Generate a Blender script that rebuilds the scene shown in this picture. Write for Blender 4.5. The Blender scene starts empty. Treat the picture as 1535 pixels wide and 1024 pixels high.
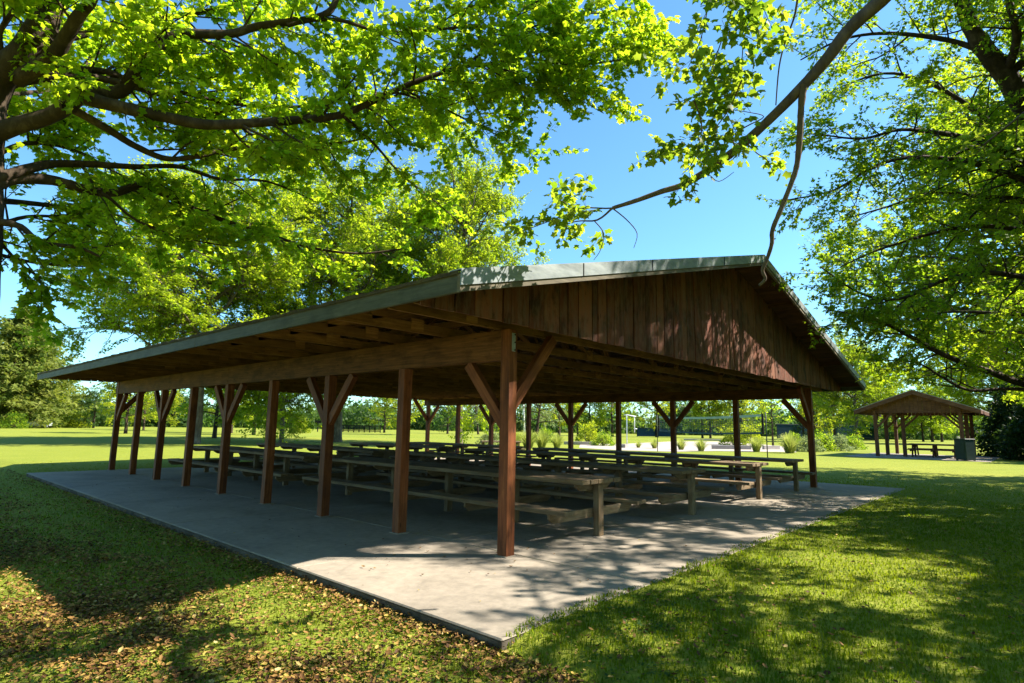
import bpy, math, random
import numpy as np
from mathutils import Vector, Matrix
random.seed(7); rng = np.random.default_rng(7)
S = bpy.context.scene; COL = S.collection
R = math.radians
sin, cos = math.sin, math.cos

# ------------------------------------------------------------------ camera
YAW, PITCH, ROLL, FPX = 0.83129, 0.144944, 0.016314, 874.52
CAM = np.array([-5.54472, -5.10716, 1.58662])
f_ = np.array([sin(YAW)*cos(PITCH), cos(YAW)*cos(PITCH), sin(PITCH)])
r_ = np.array([cos(YAW), -sin(YAW), 0.0]); u_ = np.cross(r_, f_)
CR = cos(ROLL)*r_ + sin(ROLL)*u_; CU = -sin(ROLL)*r_ + cos(ROLL)*u_; CF = f_
cd = bpy.data.cameras.new('camera'); cam = bpy.data.objects.new('camera', cd); COL.objects.link(cam)
M = Matrix(((CR[0], CU[0], -CF[0], CAM[0]), (CR[1], CU[1], -CF[1], CAM[1]), (CR[2], CU[2], -CF[2], CAM[2]), (0, 0, 0, 1)))
cam.matrix_world = M
cd.sensor_width = 36; cd.lens = FPX/1535*36; cd.clip_start = 0.05; cd.clip_end = 6000
S.camera = cam
HF = np.array([sin(YAW), cos(YAW), 0.0])          # level view direction
HR = np.array([cos(YAW), -sin(YAW), 0.0])         # level right direction

def at(x, y, d):                                   # survey point of the photograph at distance d
    return CAM + ((x-767.5)/FPX*CR + (512-y)/FPX*CU + CF)*d
def onground(x, y, z=0.0, far=112.0):
    v = (x-767.5)/FPX*CR + (512-y)/FPX*CU + CF
    d = (z-CAM[2])/v[2]
    if d < 0 or d > far: p = CAM + v*(far+(d-far)*0.06 if d > 0 else far*1.3); p[2] = z; return p
    return CAM + v*d

# ------------------------------------------------------------------ light
EL = R(44.5)
sun_h = np.array([0.715, -0.70, 0.0]); sun_h /= np.linalg.norm(sun_h)
SUN = np.array([sun_h[0]*cos(EL), sun_h[1]*cos(EL), sin(EL)])
ld = bpy.data.lights.new('sun', 'SUN'); ld.energy = 5.0; ld.angle = R(0.53); ld.color = (1.0, 0.91, 0.78)
lo = bpy.data.objects.new('sun', ld); COL.objects.link(lo)
lo.rotation_euler = Vector(-SUN).to_track_quat('-Z', 'Y').to_euler(); lo.location = (20, -20, 40)
W = bpy.data.worlds.new('World'); S.world = W; W.use_nodes = True
nt = W.node_tree; bg = nt.nodes['Background']
sky = nt.nodes.new('ShaderNodeTexSky'); sky.sky_type = 'NISHITA'; sky.sun_disc = False
sky.sun_elevation = EL; sky.sun_rotation = math.atan2(SUN[0], SUN[1]); sky.air_density = 1.0; sky.dust_density = 0.35; sky.ozone_density = 1.0
nt.links.new(sky.outputs[0], bg.inputs[0]); bg.inputs[1].default_value = 0.078
tint = nt.nodes.new('ShaderNodeMix'); tint.data_type = 'RGBA'; tint.blend_type = 'MULTIPLY'; tint.inputs[0].default_value = 1.0
nt.links.new(sky.outputs[0], tint.inputs[6]); tint.inputs[7].default_value = (0.66, 1.06, 1.22, 1); nt.links.new(tint.outputs[2], bg.inputs[0])
S.view_settings.view_transform = 'Standard'; S.view_settings.look = 'None'
S.view_settings.exposure = 1.62; S.view_settings.gamma = 1.0
S.render.engine = 'CYCLES'
cy = S.cycles
cy.max_bounces = 8; cy.diffuse_bounces = 3; cy.glossy_bounces = 1; cy.transmission_bounces = 6; cy.transparent_max_bounces = 4
cy.caustics_reflective = False; cy.caustics_refractive = False
cy.use_denoising = True; cy.sample_clamp_indirect = 6

# ------------------------------------------------------------------ materials
class N:
    def __init__(s, name):
        s.m = bpy.data.materials.new(name); s.m.use_nodes = True; s.t = s.m.node_tree
        s.b = s.t.nodes['Principled BSDF']; s.out = s.t.nodes['Material Output']
        s.b.inputs['Specular IOR Level'].default_value = 0.25
    def n(s, typ, **kw):
        x = s.t.nodes.new(typ)
        for k, v in kw.items(): setattr(x, k, v)
        return x
    def l(s, a, b): s.t.links.new(a, b)
    def attr(s, name): return s.n('ShaderNodeAttribute', attribute_name=name)
    def scaled(s, vec, sc):
        m = s.n('ShaderNodeMapping'); m.inputs['Scale'].default_value = sc; s.l(vec, m.inputs['Vector']); return m.outputs[0]
    def noise(s, vec, scale, detail=5, rough=0.6, dist=0.0):
        x = s.n('ShaderNodeTexNoise'); x.inputs['Scale'].default_value = scale; x.inputs['Detail'].default_value = detail
        x.inputs['Roughness'].default_value = rough; x.inputs['Distortion'].default_value = dist
        if vec is not None: s.l(vec, x.inputs['Vector'])
        return x.outputs['Fac']
    def ramp(s, fac, stops):
        x = s.n('ShaderNodeValToRGB'); e = x.color_ramp.elements
        e[0].position, e[0].color = stops[0][0], (*stops[0][1], 1); e[1].position, e[1].color = stops[-1][0], (*stops[-1][1], 1)
        for p, c in stops[1:-1]:
            k = e.new(p); k.color = (*c, 1)
        s.l(fac, x.inputs[0]); return x.outputs[0]
    def mix(s, fac, a, b, mode='MIX'):
        x = s.n('ShaderNodeMix', data_type='RGBA', blend_type=mode)
        for inp, v in ((x.inputs[0], fac), (x.inputs[6], a), (x.inputs[7], b)):
            if hasattr(v, 'links'): s.l(v, inp)
            elif isinstance(v, tuple): inp.default_value = (*v, 1)
            else: inp.default_value = v
        return x.outputs[2]
    def math(s, op, a, b=0.0):
        x = s.n('ShaderNodeMath', operation=op)
        for inp, v in ((x.inputs[0], a), (x.inputs[1], b)):
            if hasattr(v, 'links'): s.l(v, inp)
            else: inp.default_value = v
        return x.outputs[0]
    def bump(s, h, strength=0.3, dist=0.01):
        x = s.n('ShaderNodeBump'); x.inputs['Strength'].default_value = strength; x.inputs['Distance'].default_value = dist
        s.l(h, x.inputs['Height']); s.l(x.outputs[0], s.b.inputs['Normal'])
    def base(s, c, rough=0.8):
        if hasattr(c, 'links'): s.l(c, s.b.inputs['Base Color'])
        else: s.b.inputs['Base Color'].default_value = (*c, 1)
        s.b.inputs['Roughness'].default_value = rough
        return s.m
    def pos(s): return s.n('ShaderNodeNewGeometry').outputs['Position']

def wood(name, dark, mid, light, rough=0.75, var=0.5, stain=0.35, knots=True, weather=None, pale=0.0):
    k = N(name); g = k.attr('gr').outputs['Vector']; rn = k.attr('rnd').outputs['Fac']
    fib = k.noise(k.scaled(g, (1.6, 38, 38)), 1.0, 6, 0.65, 0.4)
    big = k.noise(k.scaled(g, (1.1, 5, 5)), 1.0, 4, 0.6, 1.2)
    c = k.ramp(k.math('ADD', k.math('MULTIPLY', fib, 0.6), k.math('MULTIPLY', big, 0.4)), [(0.34, dark), (0.52, mid), (0.68, light)])
    c = k.mix(k.math('MULTIPLY', rn, var), c, tuple(x*0.42 for x in mid))
    if pale:                                            # some boards have bleached, others kept their red stain
        r2 = k.math('FRACT', k.math('MULTIPLY', rn, 7.31))
        c = k.mix(k.math('MULTIPLY', k.math('POWER', r2, 2.0), pale), c, tuple(min(1, x*1.35) for x in light))
        c = k.mix(k.math('MULTIPLY', k.math('FRACT', k.math('MULTIPLY', rn, 13.7)), 0.35), c, (mid[0]*1.3, mid[1]*0.75, mid[2]*0.6))
    st = k.ramp(k.noise(k.scaled(g, (2.0, 3.2, 3.2)), 1.0, 5, 0.7), [(0.48, (0, 0, 0)), (0.66, (1, 1, 1))])
    c = k.mix(k.math('MULTIPLY', st, stain), c, tuple(x*0.3 for x in dark))
    if weather:
        w = k.ramp(k.noise(k.scaled(g, (3.0, 14, 14)), 1.0, 6, 0.7), [(0.45, (0, 0, 0)), (0.65, (1, 1, 1))])
        c = k.mix(k.math('MULTIPLY', w, 0.55), c, weather)
    if knots:
        v = k.n('ShaderNodeTexVoronoi'); v.inputs['Scale'].default_value = 1.0
        k.l(k.scaled(g, (2.2, 8, 8)), v.inputs['Vector'])
        kn = k.ramp(v.outputs['Distance'], [(0.05, (1, 1, 1)), (0.12, (0, 0, 0))])
        c = k.mix(k.math('MULTIPLY', kn, 0.7), c, tuple(x*0.4 for x in dark))
    k.bump(fib, 0.35, 0.004)
    return k.base(c, rough)

M_POST = wood('stained_post_wood', (0.075, 0.022, 0.008), (0.225, 0.070, 0.023), (0.36, 0.135, 0.048), 0.65, 0.4, 0.4)
M_BEAM = wood('brown_beam_wood', (0.055, 0.022, 0.008), (0.165, 0.066, 0.022), (0.28, 0.125, 0.044), 0.75, 0.4, 0.5)
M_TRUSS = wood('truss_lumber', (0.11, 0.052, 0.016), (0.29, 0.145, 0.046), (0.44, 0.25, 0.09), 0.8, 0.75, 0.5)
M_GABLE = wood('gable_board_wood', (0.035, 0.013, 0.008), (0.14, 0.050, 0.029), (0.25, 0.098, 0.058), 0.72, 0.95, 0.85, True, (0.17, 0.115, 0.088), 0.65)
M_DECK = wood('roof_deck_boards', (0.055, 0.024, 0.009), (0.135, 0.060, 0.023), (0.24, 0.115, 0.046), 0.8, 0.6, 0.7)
M_TABLE = wood('weathered_table_wood', (0.10, 0.066, 0.035), (0.24, 0.165, 0.092), (0.38, 0.28, 0.17), 0.8, 0.45, 0.4, True, (0.16, 0.14, 0.105))
M_FASC = wood('grey_green_painted_wood', (0.05, 0.055, 0.042), (0.095, 0.10, 0.078), (0.14, 0.145, 0.115), 0.7, 0.2, 0.4, False)
M_TRIM = wood('pale_trim_wood', (0.09, 0.075, 0.052), (0.17, 0.145, 0.10), (0.24, 0.205, 0.145), 0.7, 0.2, 0.3, False)
M_TIMBER = wood('grey_edging_timber', (0.22, 0.20, 0.19), (0.36, 0.33, 0.31), (0.46, 0.43, 0.41), 0.8, 0.2, 0.2, False)
M_SMALL = wood('small_shelter_wood', (0.06, 0.028, 0.015), (0.135, 0.064, 0.036), (0.20, 0.10, 0.06), 0.8, 0.3, 0.3)

def metal(name, c1, c2, rough=0.42, met=0.35):
    k = N(name); p = k.pos()
    c = k.ramp(k.noise(k.scaled(p, (1.5, 1.5, 6)), 1.0, 6, 0.7), [(0.35, c1), (0.65, c2)])
    k.b.inputs['Metallic'].default_value = met
    k.bump(k.noise(p, 3.0, 3), 0.12, 0.02)
    return k.base(c, rough)
M_GALV = metal('galvanised_flashing', (0.20, 0.23, 0.24), (0.40, 0.44, 0.45), 0.42, 0.35)
M_DARKMETAL = metal('dark_green_metal', (0.006, 0.018, 0.016), (0.012, 0.030, 0.026), 0.5, 0.1)
M_WHITE = metal('white_painted_metal', (0.62, 0.66, 0.68), (0.76, 0.79, 0.8), 0.45, 0.0)
M_TEAL = metal('teal_windscreen', (0.012, 0.06, 0.075), (0.02, 0.10, 0.12), 0.7, 0.0)
M_NAVY = metal('navy_net_band', (0.02, 0.05, 0.09), (0.03, 0.08, 0.13), 0.8, 0.0)
M_PALEBAND = metal('pale_net_tape', (0.22, 0.33, 0.36), (0.3, 0.42, 0.45), 0.8, 0.0)
M_BLACK = metal('black_iron', (0.008, 0.008, 0.008), (0.02, 0.018, 0.016), 0.6, 0.3)
M_GLASS = metal('dark_window_glass', (0.02, 0.03, 0.04), (0.03, 0.045, 0.06), 0.1, 0.0)
M_RUBBER = metal('tyre_rubber', (0.015, 0.015, 0.015), (0.025, 0.025, 0.025), 0.9, 0.0)

def shingles():
    k = N('mossy_roof_shingles'); p = k.pos()
    c = k.ramp(k.noise(p, 5.0, 6, 0.7), [(0.3, (0.035, 0.030, 0.024)), (0.55, (0.085, 0.07, 0.052)), (0.75, (0.10, 0.11, 0.05))])
    k.bump(k.noise(k.scaled(p, (6, 3, 6)), 3.0, 4), 0.6, 0.02)
    return k.base(c, 0.95)
M_SHINGLE = shingles()
def shingles2():
    k = N('brown_roof_shingles'); p = k.pos()
    c = k.ramp(k.noise(p, 3.0, 6, 0.7), [(0.3, (0.15, 0.13, 0.12)), (0.7, (0.29, 0.26, 0.24))])
    return k.base(c, 0.9)
M_SHINGLE2 = shingles2()
def concrete():
    k = N('worn_concrete'); p = k.pos()
    a = k.noise(p, 0.55, 7, 0.65, 0.6); b = k.noise(p, 9.0, 8, 0.7); sp = k.noise(p, 70.0, 3, 0.6)
    c = k.ramp(a, [(0.3, (0.165, 0.142, 0.112)), (0.5, (0.285, 0.245, 0.193)), (0.72, (0.385, 0.332, 0.262))])
    c = k.mix(0.35, c, k.ramp(b, [(0.3, (0.12, 0.108, 0.092)), (0.7, (0.40, 0.35, 0.28))]))
    c = k.mix(k.ramp(sp, [(0.62, (0, 0, 0)), (0.72, (0.6, 0.6, 0.6))]), c, (0.12, 0.11, 0.095))
    st = k.ramp(k.noise(p, 1.7, 4, 0.6, 1.5), [(0.56, (0, 0, 0)), (0.7, (0.5, 0.5, 0.5))])
    c = k.mix(st, c, (0.17, 0.15, 0.12))
    k.bump(k.math('ADD', k.math('MULTIPLY', sp, 0.5), b), 0.25, 0.006)
    return k.base(c, 0.88)
M_CONC = concrete()
def dirty():
    k = N('dirty_concrete_edge'); p = k.pos()
    c = k.ramp(k.noise(k.scaled(p, (3, 3, 9)), 1.0, 6, 0.7), [(0.35, (0.05, 0.042, 0.032)), (0.55, (0.12, 0.10, 0.078)), (0.7, (0.19, 0.165, 0.135))])
    k.bump(k.noise(p, 14.0, 5), 0.5, 0.01)
    return k.base(c, 0.95)
M_EDGE = dirty()
def lawn():
    k = N('lawn_turf'); p = k.pos()
    a = k.noise(p, 0.06, 5, 0.6, 0.8); b = k.noise(p, 0.7, 6, 0.7); f = k.noise(k.scaled(p, (14, 14, 14)), 1.0, 5, 0.75)
    c = k.ramp(a, [(0.32, (0.15, 0.20, 0.018)), (0.5, (0.225, 0.25, 0.03)), (0.68, (0.30, 0.30, 0.045))])
    c = k.mix(0.4, c, k.ramp(b, [(0.3, (0.115, 0.17, 0.014)), (0.7, (0.32, 0.31, 0.05))]))
    c = k.mix(0.5, c, k.ramp(f, [(0.35, (0.05, 0.085, 0.008)), (0.65, (0.25, 0.29, 0.04))]))
    k.bump(f, 0.7, 0.04)
    k.b.inputs['Specular IOR Level'].default_value = 0.1
    return k.base(c, 0.95)
M_LAWN = lawn()
def sandm():
    k = N('pale_sand'); p = k.pos()
    c = k.ramp(k.noise(p, 1.2, 6, 0.6), [(0.3, (0.30, 0.255, 0.21)), (0.7, (0.42, 0.365, 0.31))])
    return k.base(c, 0.95)
M_SAND = sandm()
def bark(name, c1, c2, c3):
    k = N(name); p = k.pos()
    fib = k.noise(k.scaled(p, (9, 9, 2.2)), 1.0, 6, 0.7, 0.5); b = k.noise(p, 1.6, 5, 0.65)
    c = k.ramp(k.math('ADD', k.math('MULTIPLY', fib, 0.6), k.math('MULTIPLY', b, 0.4)), [(0.35, c1), (0.52, c2), (0.66, c3)])
    k.bump(fib, 0.8, 0.02)
    return k.base(c, 0.9)
M_BARK = bark('maple_bark', (0.020, 0.014, 0.009), (0.052, 0.036, 0.024), (0.115, 0.085, 0.056))
M_BARK2 = bark('branch_bark', (0.06, 0.042, 0.030), (0.13, 0.095, 0.068), (0.19, 0.145, 0.11))
M_BARKP = bark('pale_bark', (0.05, 0.04, 0.028), (0.125, 0.10, 0.072), (0.26, 0.22, 0.165))

def leafm(name, refl1, refl2, tr1, tr2, tw=0.55, rough=0.5):
    k = N(name); rn = k.attr('rnd').outputs['Fac']
    c = k.ramp(rn, [(0.0, refl1), (1.0, refl2)]); t = k.ramp(rn, [(0.0, tr1), (1.0, tr2)])
    k.base(c, rough); k.b.inputs['Specular IOR Level'].default_value = 0.12
    tl = k.n('ShaderNodeBsdfTranslucent'); k.l(t, tl.inputs[0])
    mx = k.n('ShaderNodeMixShader'); mx.inputs[0].default_value = tw
    k.l(k.b.outputs[0], mx.inputs[1]); k.l(tl.outputs[0], mx.inputs[2]); k.l(mx.outputs[0], k.out.inputs[0])
    return k.m
M_LEAF = leafm('maple_leaf', (0.055, 0.12, 0.010), (0.12, 0.19, 0.014), (0.30, 0.53, 0.012), (0.66, 0.78, 0.025), 0.66)
M_LEAFR = leafm('darker_maple_leaf', (0.045, 0.10, 0.010), (0.095, 0.16, 0.013), (0.22, 0.42, 0.010), (0.54, 0.66, 0.02), 0.62)
M_LEAFB = leafm('young_leaf', (0.045, 0.10, 0.012), (0.09, 0.15, 0.016), (0.22, 0.40, 0.015), (0.50, 0.60, 0.035), 0.58)
M_LEAFY = leafm('yellow_green_leaf', (0.12, 0.17, 0.012), (0.22, 0.25, 0.02), (0.38, 0.50, 0.015), (0.64, 0.68, 0.03), 0.52)
M_LEAFG = leafm('sunny_maple_leaf', (0.085, 0.14, 0.010), (0.17, 0.215, 0.016), (0.32, 0.50, 0.012), (0.60, 0.70, 0.025), 0.58)
M_LEAFW = leafm('woodland_leaf', (0.03, 0.065, 0.018), (0.075, 0.12, 0.028), (0.08, 0.18, 0.02), (0.22, 0.34, 0.04), 0.45)
M_LEAFD = leafm('dark_leaf', (0.022, 0.055, 0.014), (0.05, 0.10, 0.02), (0.06, 0.16, 0.02), (0.16, 0.28, 0.03), 0.4)
M_LEAFS = leafm('silvery_leaf', (0.14, 0.19, 0.07), (0.26, 0.31, 0.13), (0.2, 0.28, 0.08), (0.36, 0.42, 0.15), 0.4)
M_NEEDLE = leafm('conifer_needles', (0.10, 0.14, 0.025), (0.21, 0.235, 0.05), (0.16, 0.24, 0.015), (0.34, 0.38, 0.05), 0.42)
M_HEDGE = leafm('dark_hedge_leaf', (0.010, 0.028, 0.006), (0.022, 0.05, 0.010), (0.02, 0.05, 0.006), (0.05, 0.10, 0.012), 0.3)
M_GRASS = leafm('grass_blade', (0.038, 0.095, 0.004), (0.115, 0.165, 0.007), (0.15, 0.30, 0.004), (0.36, 0.43, 0.010), 0.45, 0.7)
M_PLUME = leafm('ornamental_grass', (0.18, 0.24, 0.035), (0.36, 0.37, 0.10), (0.32, 0.42, 0.05), (0.54, 0.56, 0.14), 0.45)
def dryleaf():
    k = N('dry_leaf'); rn = k.attr('rnd').outputs['Fac']
    c = k.ramp(rn, [(0.0, (0.04, 0.018, 0.007)), (0.35, (0.11, 0.052, 0.016)), (0.65, (0.24, 0.135, 0.034)), (0.85, (0.34, 0.25, 0.05)), (1.0, (0.40, 0.31, 0.14))])
    return k.base(c, 0.7)
M_DRY = dryleaf()

# ------------------------------------------------------------------ object helpers
def put(name, data, parent=None):
    o = bpy.data.objects.new(name, data); COL.objects.link(o)
    if parent is not None: o.parent = parent
    return o
def tag(o, label=None, cat=None, group=None, kind=None):
    for k, v in (('label', label), ('category', cat), ('group', group), ('kind', kind)):
        if v: o[k] = v
    return o
def thing(name, label, cat, loc=(0, 0, 0), rz=0, group=None):
    o = put(name, None); o.location = loc; o.rotation_euler = (0, 0, rz); return tag(o, label, cat, group)

def mesh_np(name, V, tris=None, quads=None, mat=None, rnd=None, gr=None, smooth=False):
    me = bpy.data.meshes.new(name); V = np.asarray(V, np.float32)
    nt_ = 0 if tris is None else len(tris); nq = 0 if quads is None else len(quads)
    me.vertices.add(len(V)); me.vertices.foreach_set('co', V.ravel())
    idx = np.concatenate([a for a in ((tris.ravel() if nt_ else None), (quads.ravel() if nq else None)) if a is not None]).astype(np.int32)
    me.loops.add(len(idx)); me.loops.foreach_set('vertex_index', idx)
    me.polygons.add(nt_+nq)
    st = np.concatenate([np.arange(nt_)*3, nt_*3+np.arange(nq)*4]).astype(np.int32)
    me.polygons.foreach_set('loop_start', st)
    if smooth: me.polygons.foreach_set('use_smooth', np.ones(nt_+nq, bool))
    me.update(calc_edges=True)
    if rnd is not None:
        a = me.attributes.new('rnd', 'FLOAT', 'POINT'); a.data.foreach_set('value', np.asarray(rnd, np.float32))
    if gr is not None:
        a = me.attributes.new('gr', 'FLOAT_VECTOR', 'POINT'); a.data.foreach_set('vector', np.asarray(gr, np.float32).ravel())
    if mat: me.materials.append(mat)
    return me

class MB:                                     # collects lumber-like pieces; each keeps its own grain direction
    def __init__(s): s.V = []; s.F = []; s.G = []; s.R = []; s.n = 0
    def piece(s, P, F, grain=None, r=None):
        P = np.asarray(P, float); r = random.random() if r is None else r
        s.V.append(P); s.F += [tuple(i+s.n for i in f) for f in F]; s.n += len(P)
        off = np.array([random.uniform(0, 60), random.uniform(0, 9), random.uniform(0, 9)])
        s.G.append((P if grain is None else np.asarray(grain, float))+off); s.R.append(np.full(len(P), r))
    def box(s, c, size, rot=None, r=None):    # size axes x,y,z ; grain follows the longest axis
        sx, sy, sz = [v/2 for v in size]
        L = np.array([(x, y, z) for x in (-sx, sx) for y in (-sy, sy) for z in (-sz, sz)])
        order = np.argsort(size)[::-1]; G = L[:, order]
        P = L if rot is None else L @ np.asarray(rot).T
        F = [(0, 1, 3, 2), (4, 6, 7, 5), (0, 4, 5, 1), (2, 3, 7, 6), (0, 2, 6, 4), (1, 5, 7, 3)]
        s.piece(P+np.asarray(c, float), F, G, r); return s
    def bar(s, a, b, w, h, up=(0, 0, 1), r=None):  # beam from a to b, w wide, h along up
        a = np.asarray(a, float); b = np.asarray(b, float); d = b-a; L = np.linalg.norm(d); d = d/L
        up = np.asarray(up, float); x = np.cross(d, up); x /= np.linalg.norm(x); z = np.cross(x, d)
        return s.box((a+b)/2, (L, w, h), np.stack([d, x, z], 1), r)
    def prism(s, poly, y0, y1, axis='y', r=None):  # polygon of (x,z) pushed along y (or (y,z) along x)
        n = len(poly); P = []
        for y in (y0, y1):
            for (p, q) in poly: P.append((p, y, q) if axis == 'y' else (y, p, q))
        F = [tuple(range(n)), tuple(range(2*n-1, n-1, -1))]+[(i, i+n, (i+1) % n+n, (i+1) % n) for i in range(n)]
        P = np.array(P, float); s.piece(P, F, P[:, [0, 1, 2]] if axis == 'y' else P[:, [1, 0, 2]], r); return s
    def tube(s, pts, radii, sides=8, r=None, cap=True):
        pts = np.asarray(pts, float); n = len(pts)
        if not hasattr(radii, '__len__'): radii = [radii]*n
        P = tube_verts(pts, np.asarray(radii, float), sides)
        F = [(i*sides+j, i*sides+(j+1) % sides, (i+1)*sides+(j+1) % sides, (i+1)*sides+j) for i in range(n-1) for j in range(sides)]
        if cap: F += [tuple(range(sides-1, -1, -1)), tuple((n-1)*sides+j for j in range(sides))]
        s.piece(P, F, None, r); return s
    def build(s, name, mat, parent=None, bevel=0.0, smooth=False):
        me = bpy.data.meshes.new(name); V = np.concatenate(s.V)
        me.from_pydata(V.tolist(), [], s.F)
        import bmesh
        bm = bmesh.new(); bm.from_mesh(me); bmesh.ops.recalc_face_normals(bm, faces=bm.faces); bm.to_mesh(me); bm.free()
        a = me.attributes.new('rnd', 'FLOAT', 'POINT'); a.data.foreach_set('value', np.concatenate(s.R).astype(np.float32))
        a = me.attributes.new('gr', 'FLOAT_VECTOR', 'POINT'); a.data.foreach_set('vector', np.concatenate(s.G).astype(np.float32).ravel())
        me.materials.append(mat)
        if smooth: me.polygons.foreach_set('use_smooth', np.ones(len(me.polygons), bool))
        o = put(name, me, parent)
        if bevel:
            b = o.modifiers.new('edge', 'BEVEL'); b.width = bevel; b.segments = 1; b.limit_method = 'ANGLE'
        return o

def tube_verts(pts, radii, sides):
    n = len(pts); t = np.gradient(pts, axis=0); t /= np.linalg.norm(t, axis=1)[:, None]+1e-9
    ref = np.array([0.31, 0.17, 0.93]) if abs(t[0][2]) < 0.9 else np.array([1.0, 0.1, 0.0])
    x = np.cross(t, ref); x /= np.linalg.norm(x, axis=1)[:, None]+1e-9; y = np.cross(t, x)
    a = np.arange(sides)*2*np.pi/sides
    ring = np.cos(a)[None, :, None]*x[:, None, :]+np.sin(a)[None, :, None]*y[:, None, :]
    return (pts[:, None, :]+ring*radii[:, None, None]).reshape(-1, 3)

# ------------------------------------------------------------------ ground, slab
SX0, SX1, SY0, SY1 = -2.12, 14.95, -1.93, 17.4
def sstep(t): t = np.clip(t, 0, 1); return t*t*(3-2*t)
def ground_z(x, y):
    low = sstep((-1.9-x)/0.25)*sstep((x+14)/8)
    g = -0.007-0.10*low
    d = np.hypot(x-4, y-6)
    und = 0.05*np.sin(x*0.11+1.3)*np.sin(y*0.09)*sstep((d-22)/25)
    return g+und
def axis(lo, hi, c):
    a = list(np.arange(lo, hi+1e-6, c)); s = c
    while a[-1] < 2500: s *= 1.22; a.append(a[-1]+s)
    s = c
    while a[0] > -2500: s *= 1.22; a.insert(0, a[0]-s)
    return np.array(a)
gx, gy = axis(-12, 20, 0.3), axis(-10, 24, 0.4)
X, Y = np.meshgrid(gx, gy, indexing='ij'); Z = ground_z(X, Y)
V = np.stack([X, Y, Z], -1).reshape(-1, 3); ny = len(gy)
i, j = np.meshgrid(np.arange(len(gx)-1), np.arange(ny-1), indexing='ij'); b0 = (i*ny+j).ravel()
g = put('ground', mesh_np('ground', V, None, np.stack([b0, b0+ny, b0+ny+1, b0+1], 1), M_LAWN, smooth=True)); tag(g, 'wide mown lawn of the park', None, None, 'structure')

slab = MB()
nx_, ny_ = 5, 5; gap = 0.010
xs = [SX0, 0.15, 4.2, 8.3, 12.4, SX1]; ys = [SY0, 1.2, 5.2, 9.2, 13.2, SY1]
for a in range(5):
    for b in range(5):
        x0, x1, y0, y1 = xs[a]+(gap/2 if a else 0), xs[a+1]-(gap/2 if a < 4 else 0), ys[b]+(gap/2 if b else 0), ys[b+1]-(gap/2 if b < 4 else 0)
        slab.box(((x0+x1)/2, (y0+y1)/2, -0.012), (x1-x0, y1-y0, 0.024))
tag(slab.build('concrete_slab', M_CONC, None, 0.012), 'large grey concrete slab under the big pavilion', None, None, 'structure')

fo = MB(); fo.box(((SX0+SX1)/2, (SY0+SY1)/2, -0.115), (SX1-SX0-0.006, SY1-SY0-0.006, 0.18)); tag(fo.build('slab_footing', M_EDGE), 'dirt stained edge of the concrete slab', None, None, 'structure')
# ------------------------------------------------------------------ big pavilion
BAY, WID = 2.163, 13.02; LEN = 8*BAY
HB, BT = 2.44, 2.84                      # beam underside and top
XE0, XE1 = -1.88, WID+1.88; XM = WID/2
YF, YB = -1.09, LEN+1.95                 # front and back ends of the roof
ZE, ZR = 3.06, 5.16                      # roof surface at eaves and ridge
PS = 0.155
pav = thing('picnic_pavilion', 'long open picnic pavilion with dark board gable and brown posts on concrete slab', 'pavilion', (0, 0, 0))
def slope_z(x): return ZR-(ZR-ZE)*abs(x-XM)/(XM-XE0)
def post(x, y, k, corner):
    m = MB(); hb = HB if x < XM else HB+0.10; top = BT if corner else hb-0.002
    m.box((x, y, top/2), (PS, PS, top))
    p = m.build('post', M_POST, pav, 0.006)
    if k % 2 == 0:
        dirs = [(0, 1), (0, -1)]
        if k == 0: dirs = [(0, 1)]
        if k == 8: dirs = [(0, -1)]
        if corner: dirs.append((1, 0) if x < XM else (-1, 0))
        for dx, dy in dirs:
            L = 0.70 if dy else 0.86; b = MB(); tp = hb if dy else BT
            a = np.array([x+dx*PS*0.5, y+dy*PS*0.5, tp-L-0.10]); e = np.array([x+dx*(L+0.05), y+dy*(L+0.05), tp])
            v = (e-a)/np.linalg.norm(e-a)
            b.bar(a-v*0.04, e-v*0.02, 0.10, 0.145, (0, 0, 1)); b.build('brace', M_POST, p, 0.004)
    if corner:
        m = MB(); m.box((x, y-PS/2-0.003, BT-0.17), (PS*0.42, 0.005, 0.24)); st = m.build('metal_strap', M_GALV, p)
        for dz in (-0.10, 0.0, 0.10):
            m = MB(); m.tube([(x+0.02, y-PS/2-0.005, BT-0.17+dz), (x+0.02, y-PS/2-0.013, BT-0.17+dz)], 0.011, 6); m.build('bolt', M_BLACK, p)
    c = MB(); c.box((x, y, 0.006), (PS+0.05, PS+0.05, 0.012)); c.build('footing_plate', M_CONC, p)
for k in range(9):
    post(0, k*BAY, k, k in (0, 8)); post(WID, k*BAY, k, k in (0, 8))
for x in (0, WID):
    h = HB if x == 0 else HB+0.10
    y = PS/2+0.003
    for (ya, yb) in ((PS/2+0.002, 4*BAY), (4*BAY+0.004, LEN-PS/2-0.002)):
        m = MB(); m.box((x, (ya+yb)/2, (h+BT)/2), (0.13, yb-ya, BT-h)); m.build('side_beam', M_BEAM, pav, 0.005)
    m = MB(); m.box((x, LEN+PS/2+0.09, (h+BT)/2), (0.13, 0.16, BT-h)); m.build('side_beam', M_BEAM, pav, 0.005)
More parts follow.
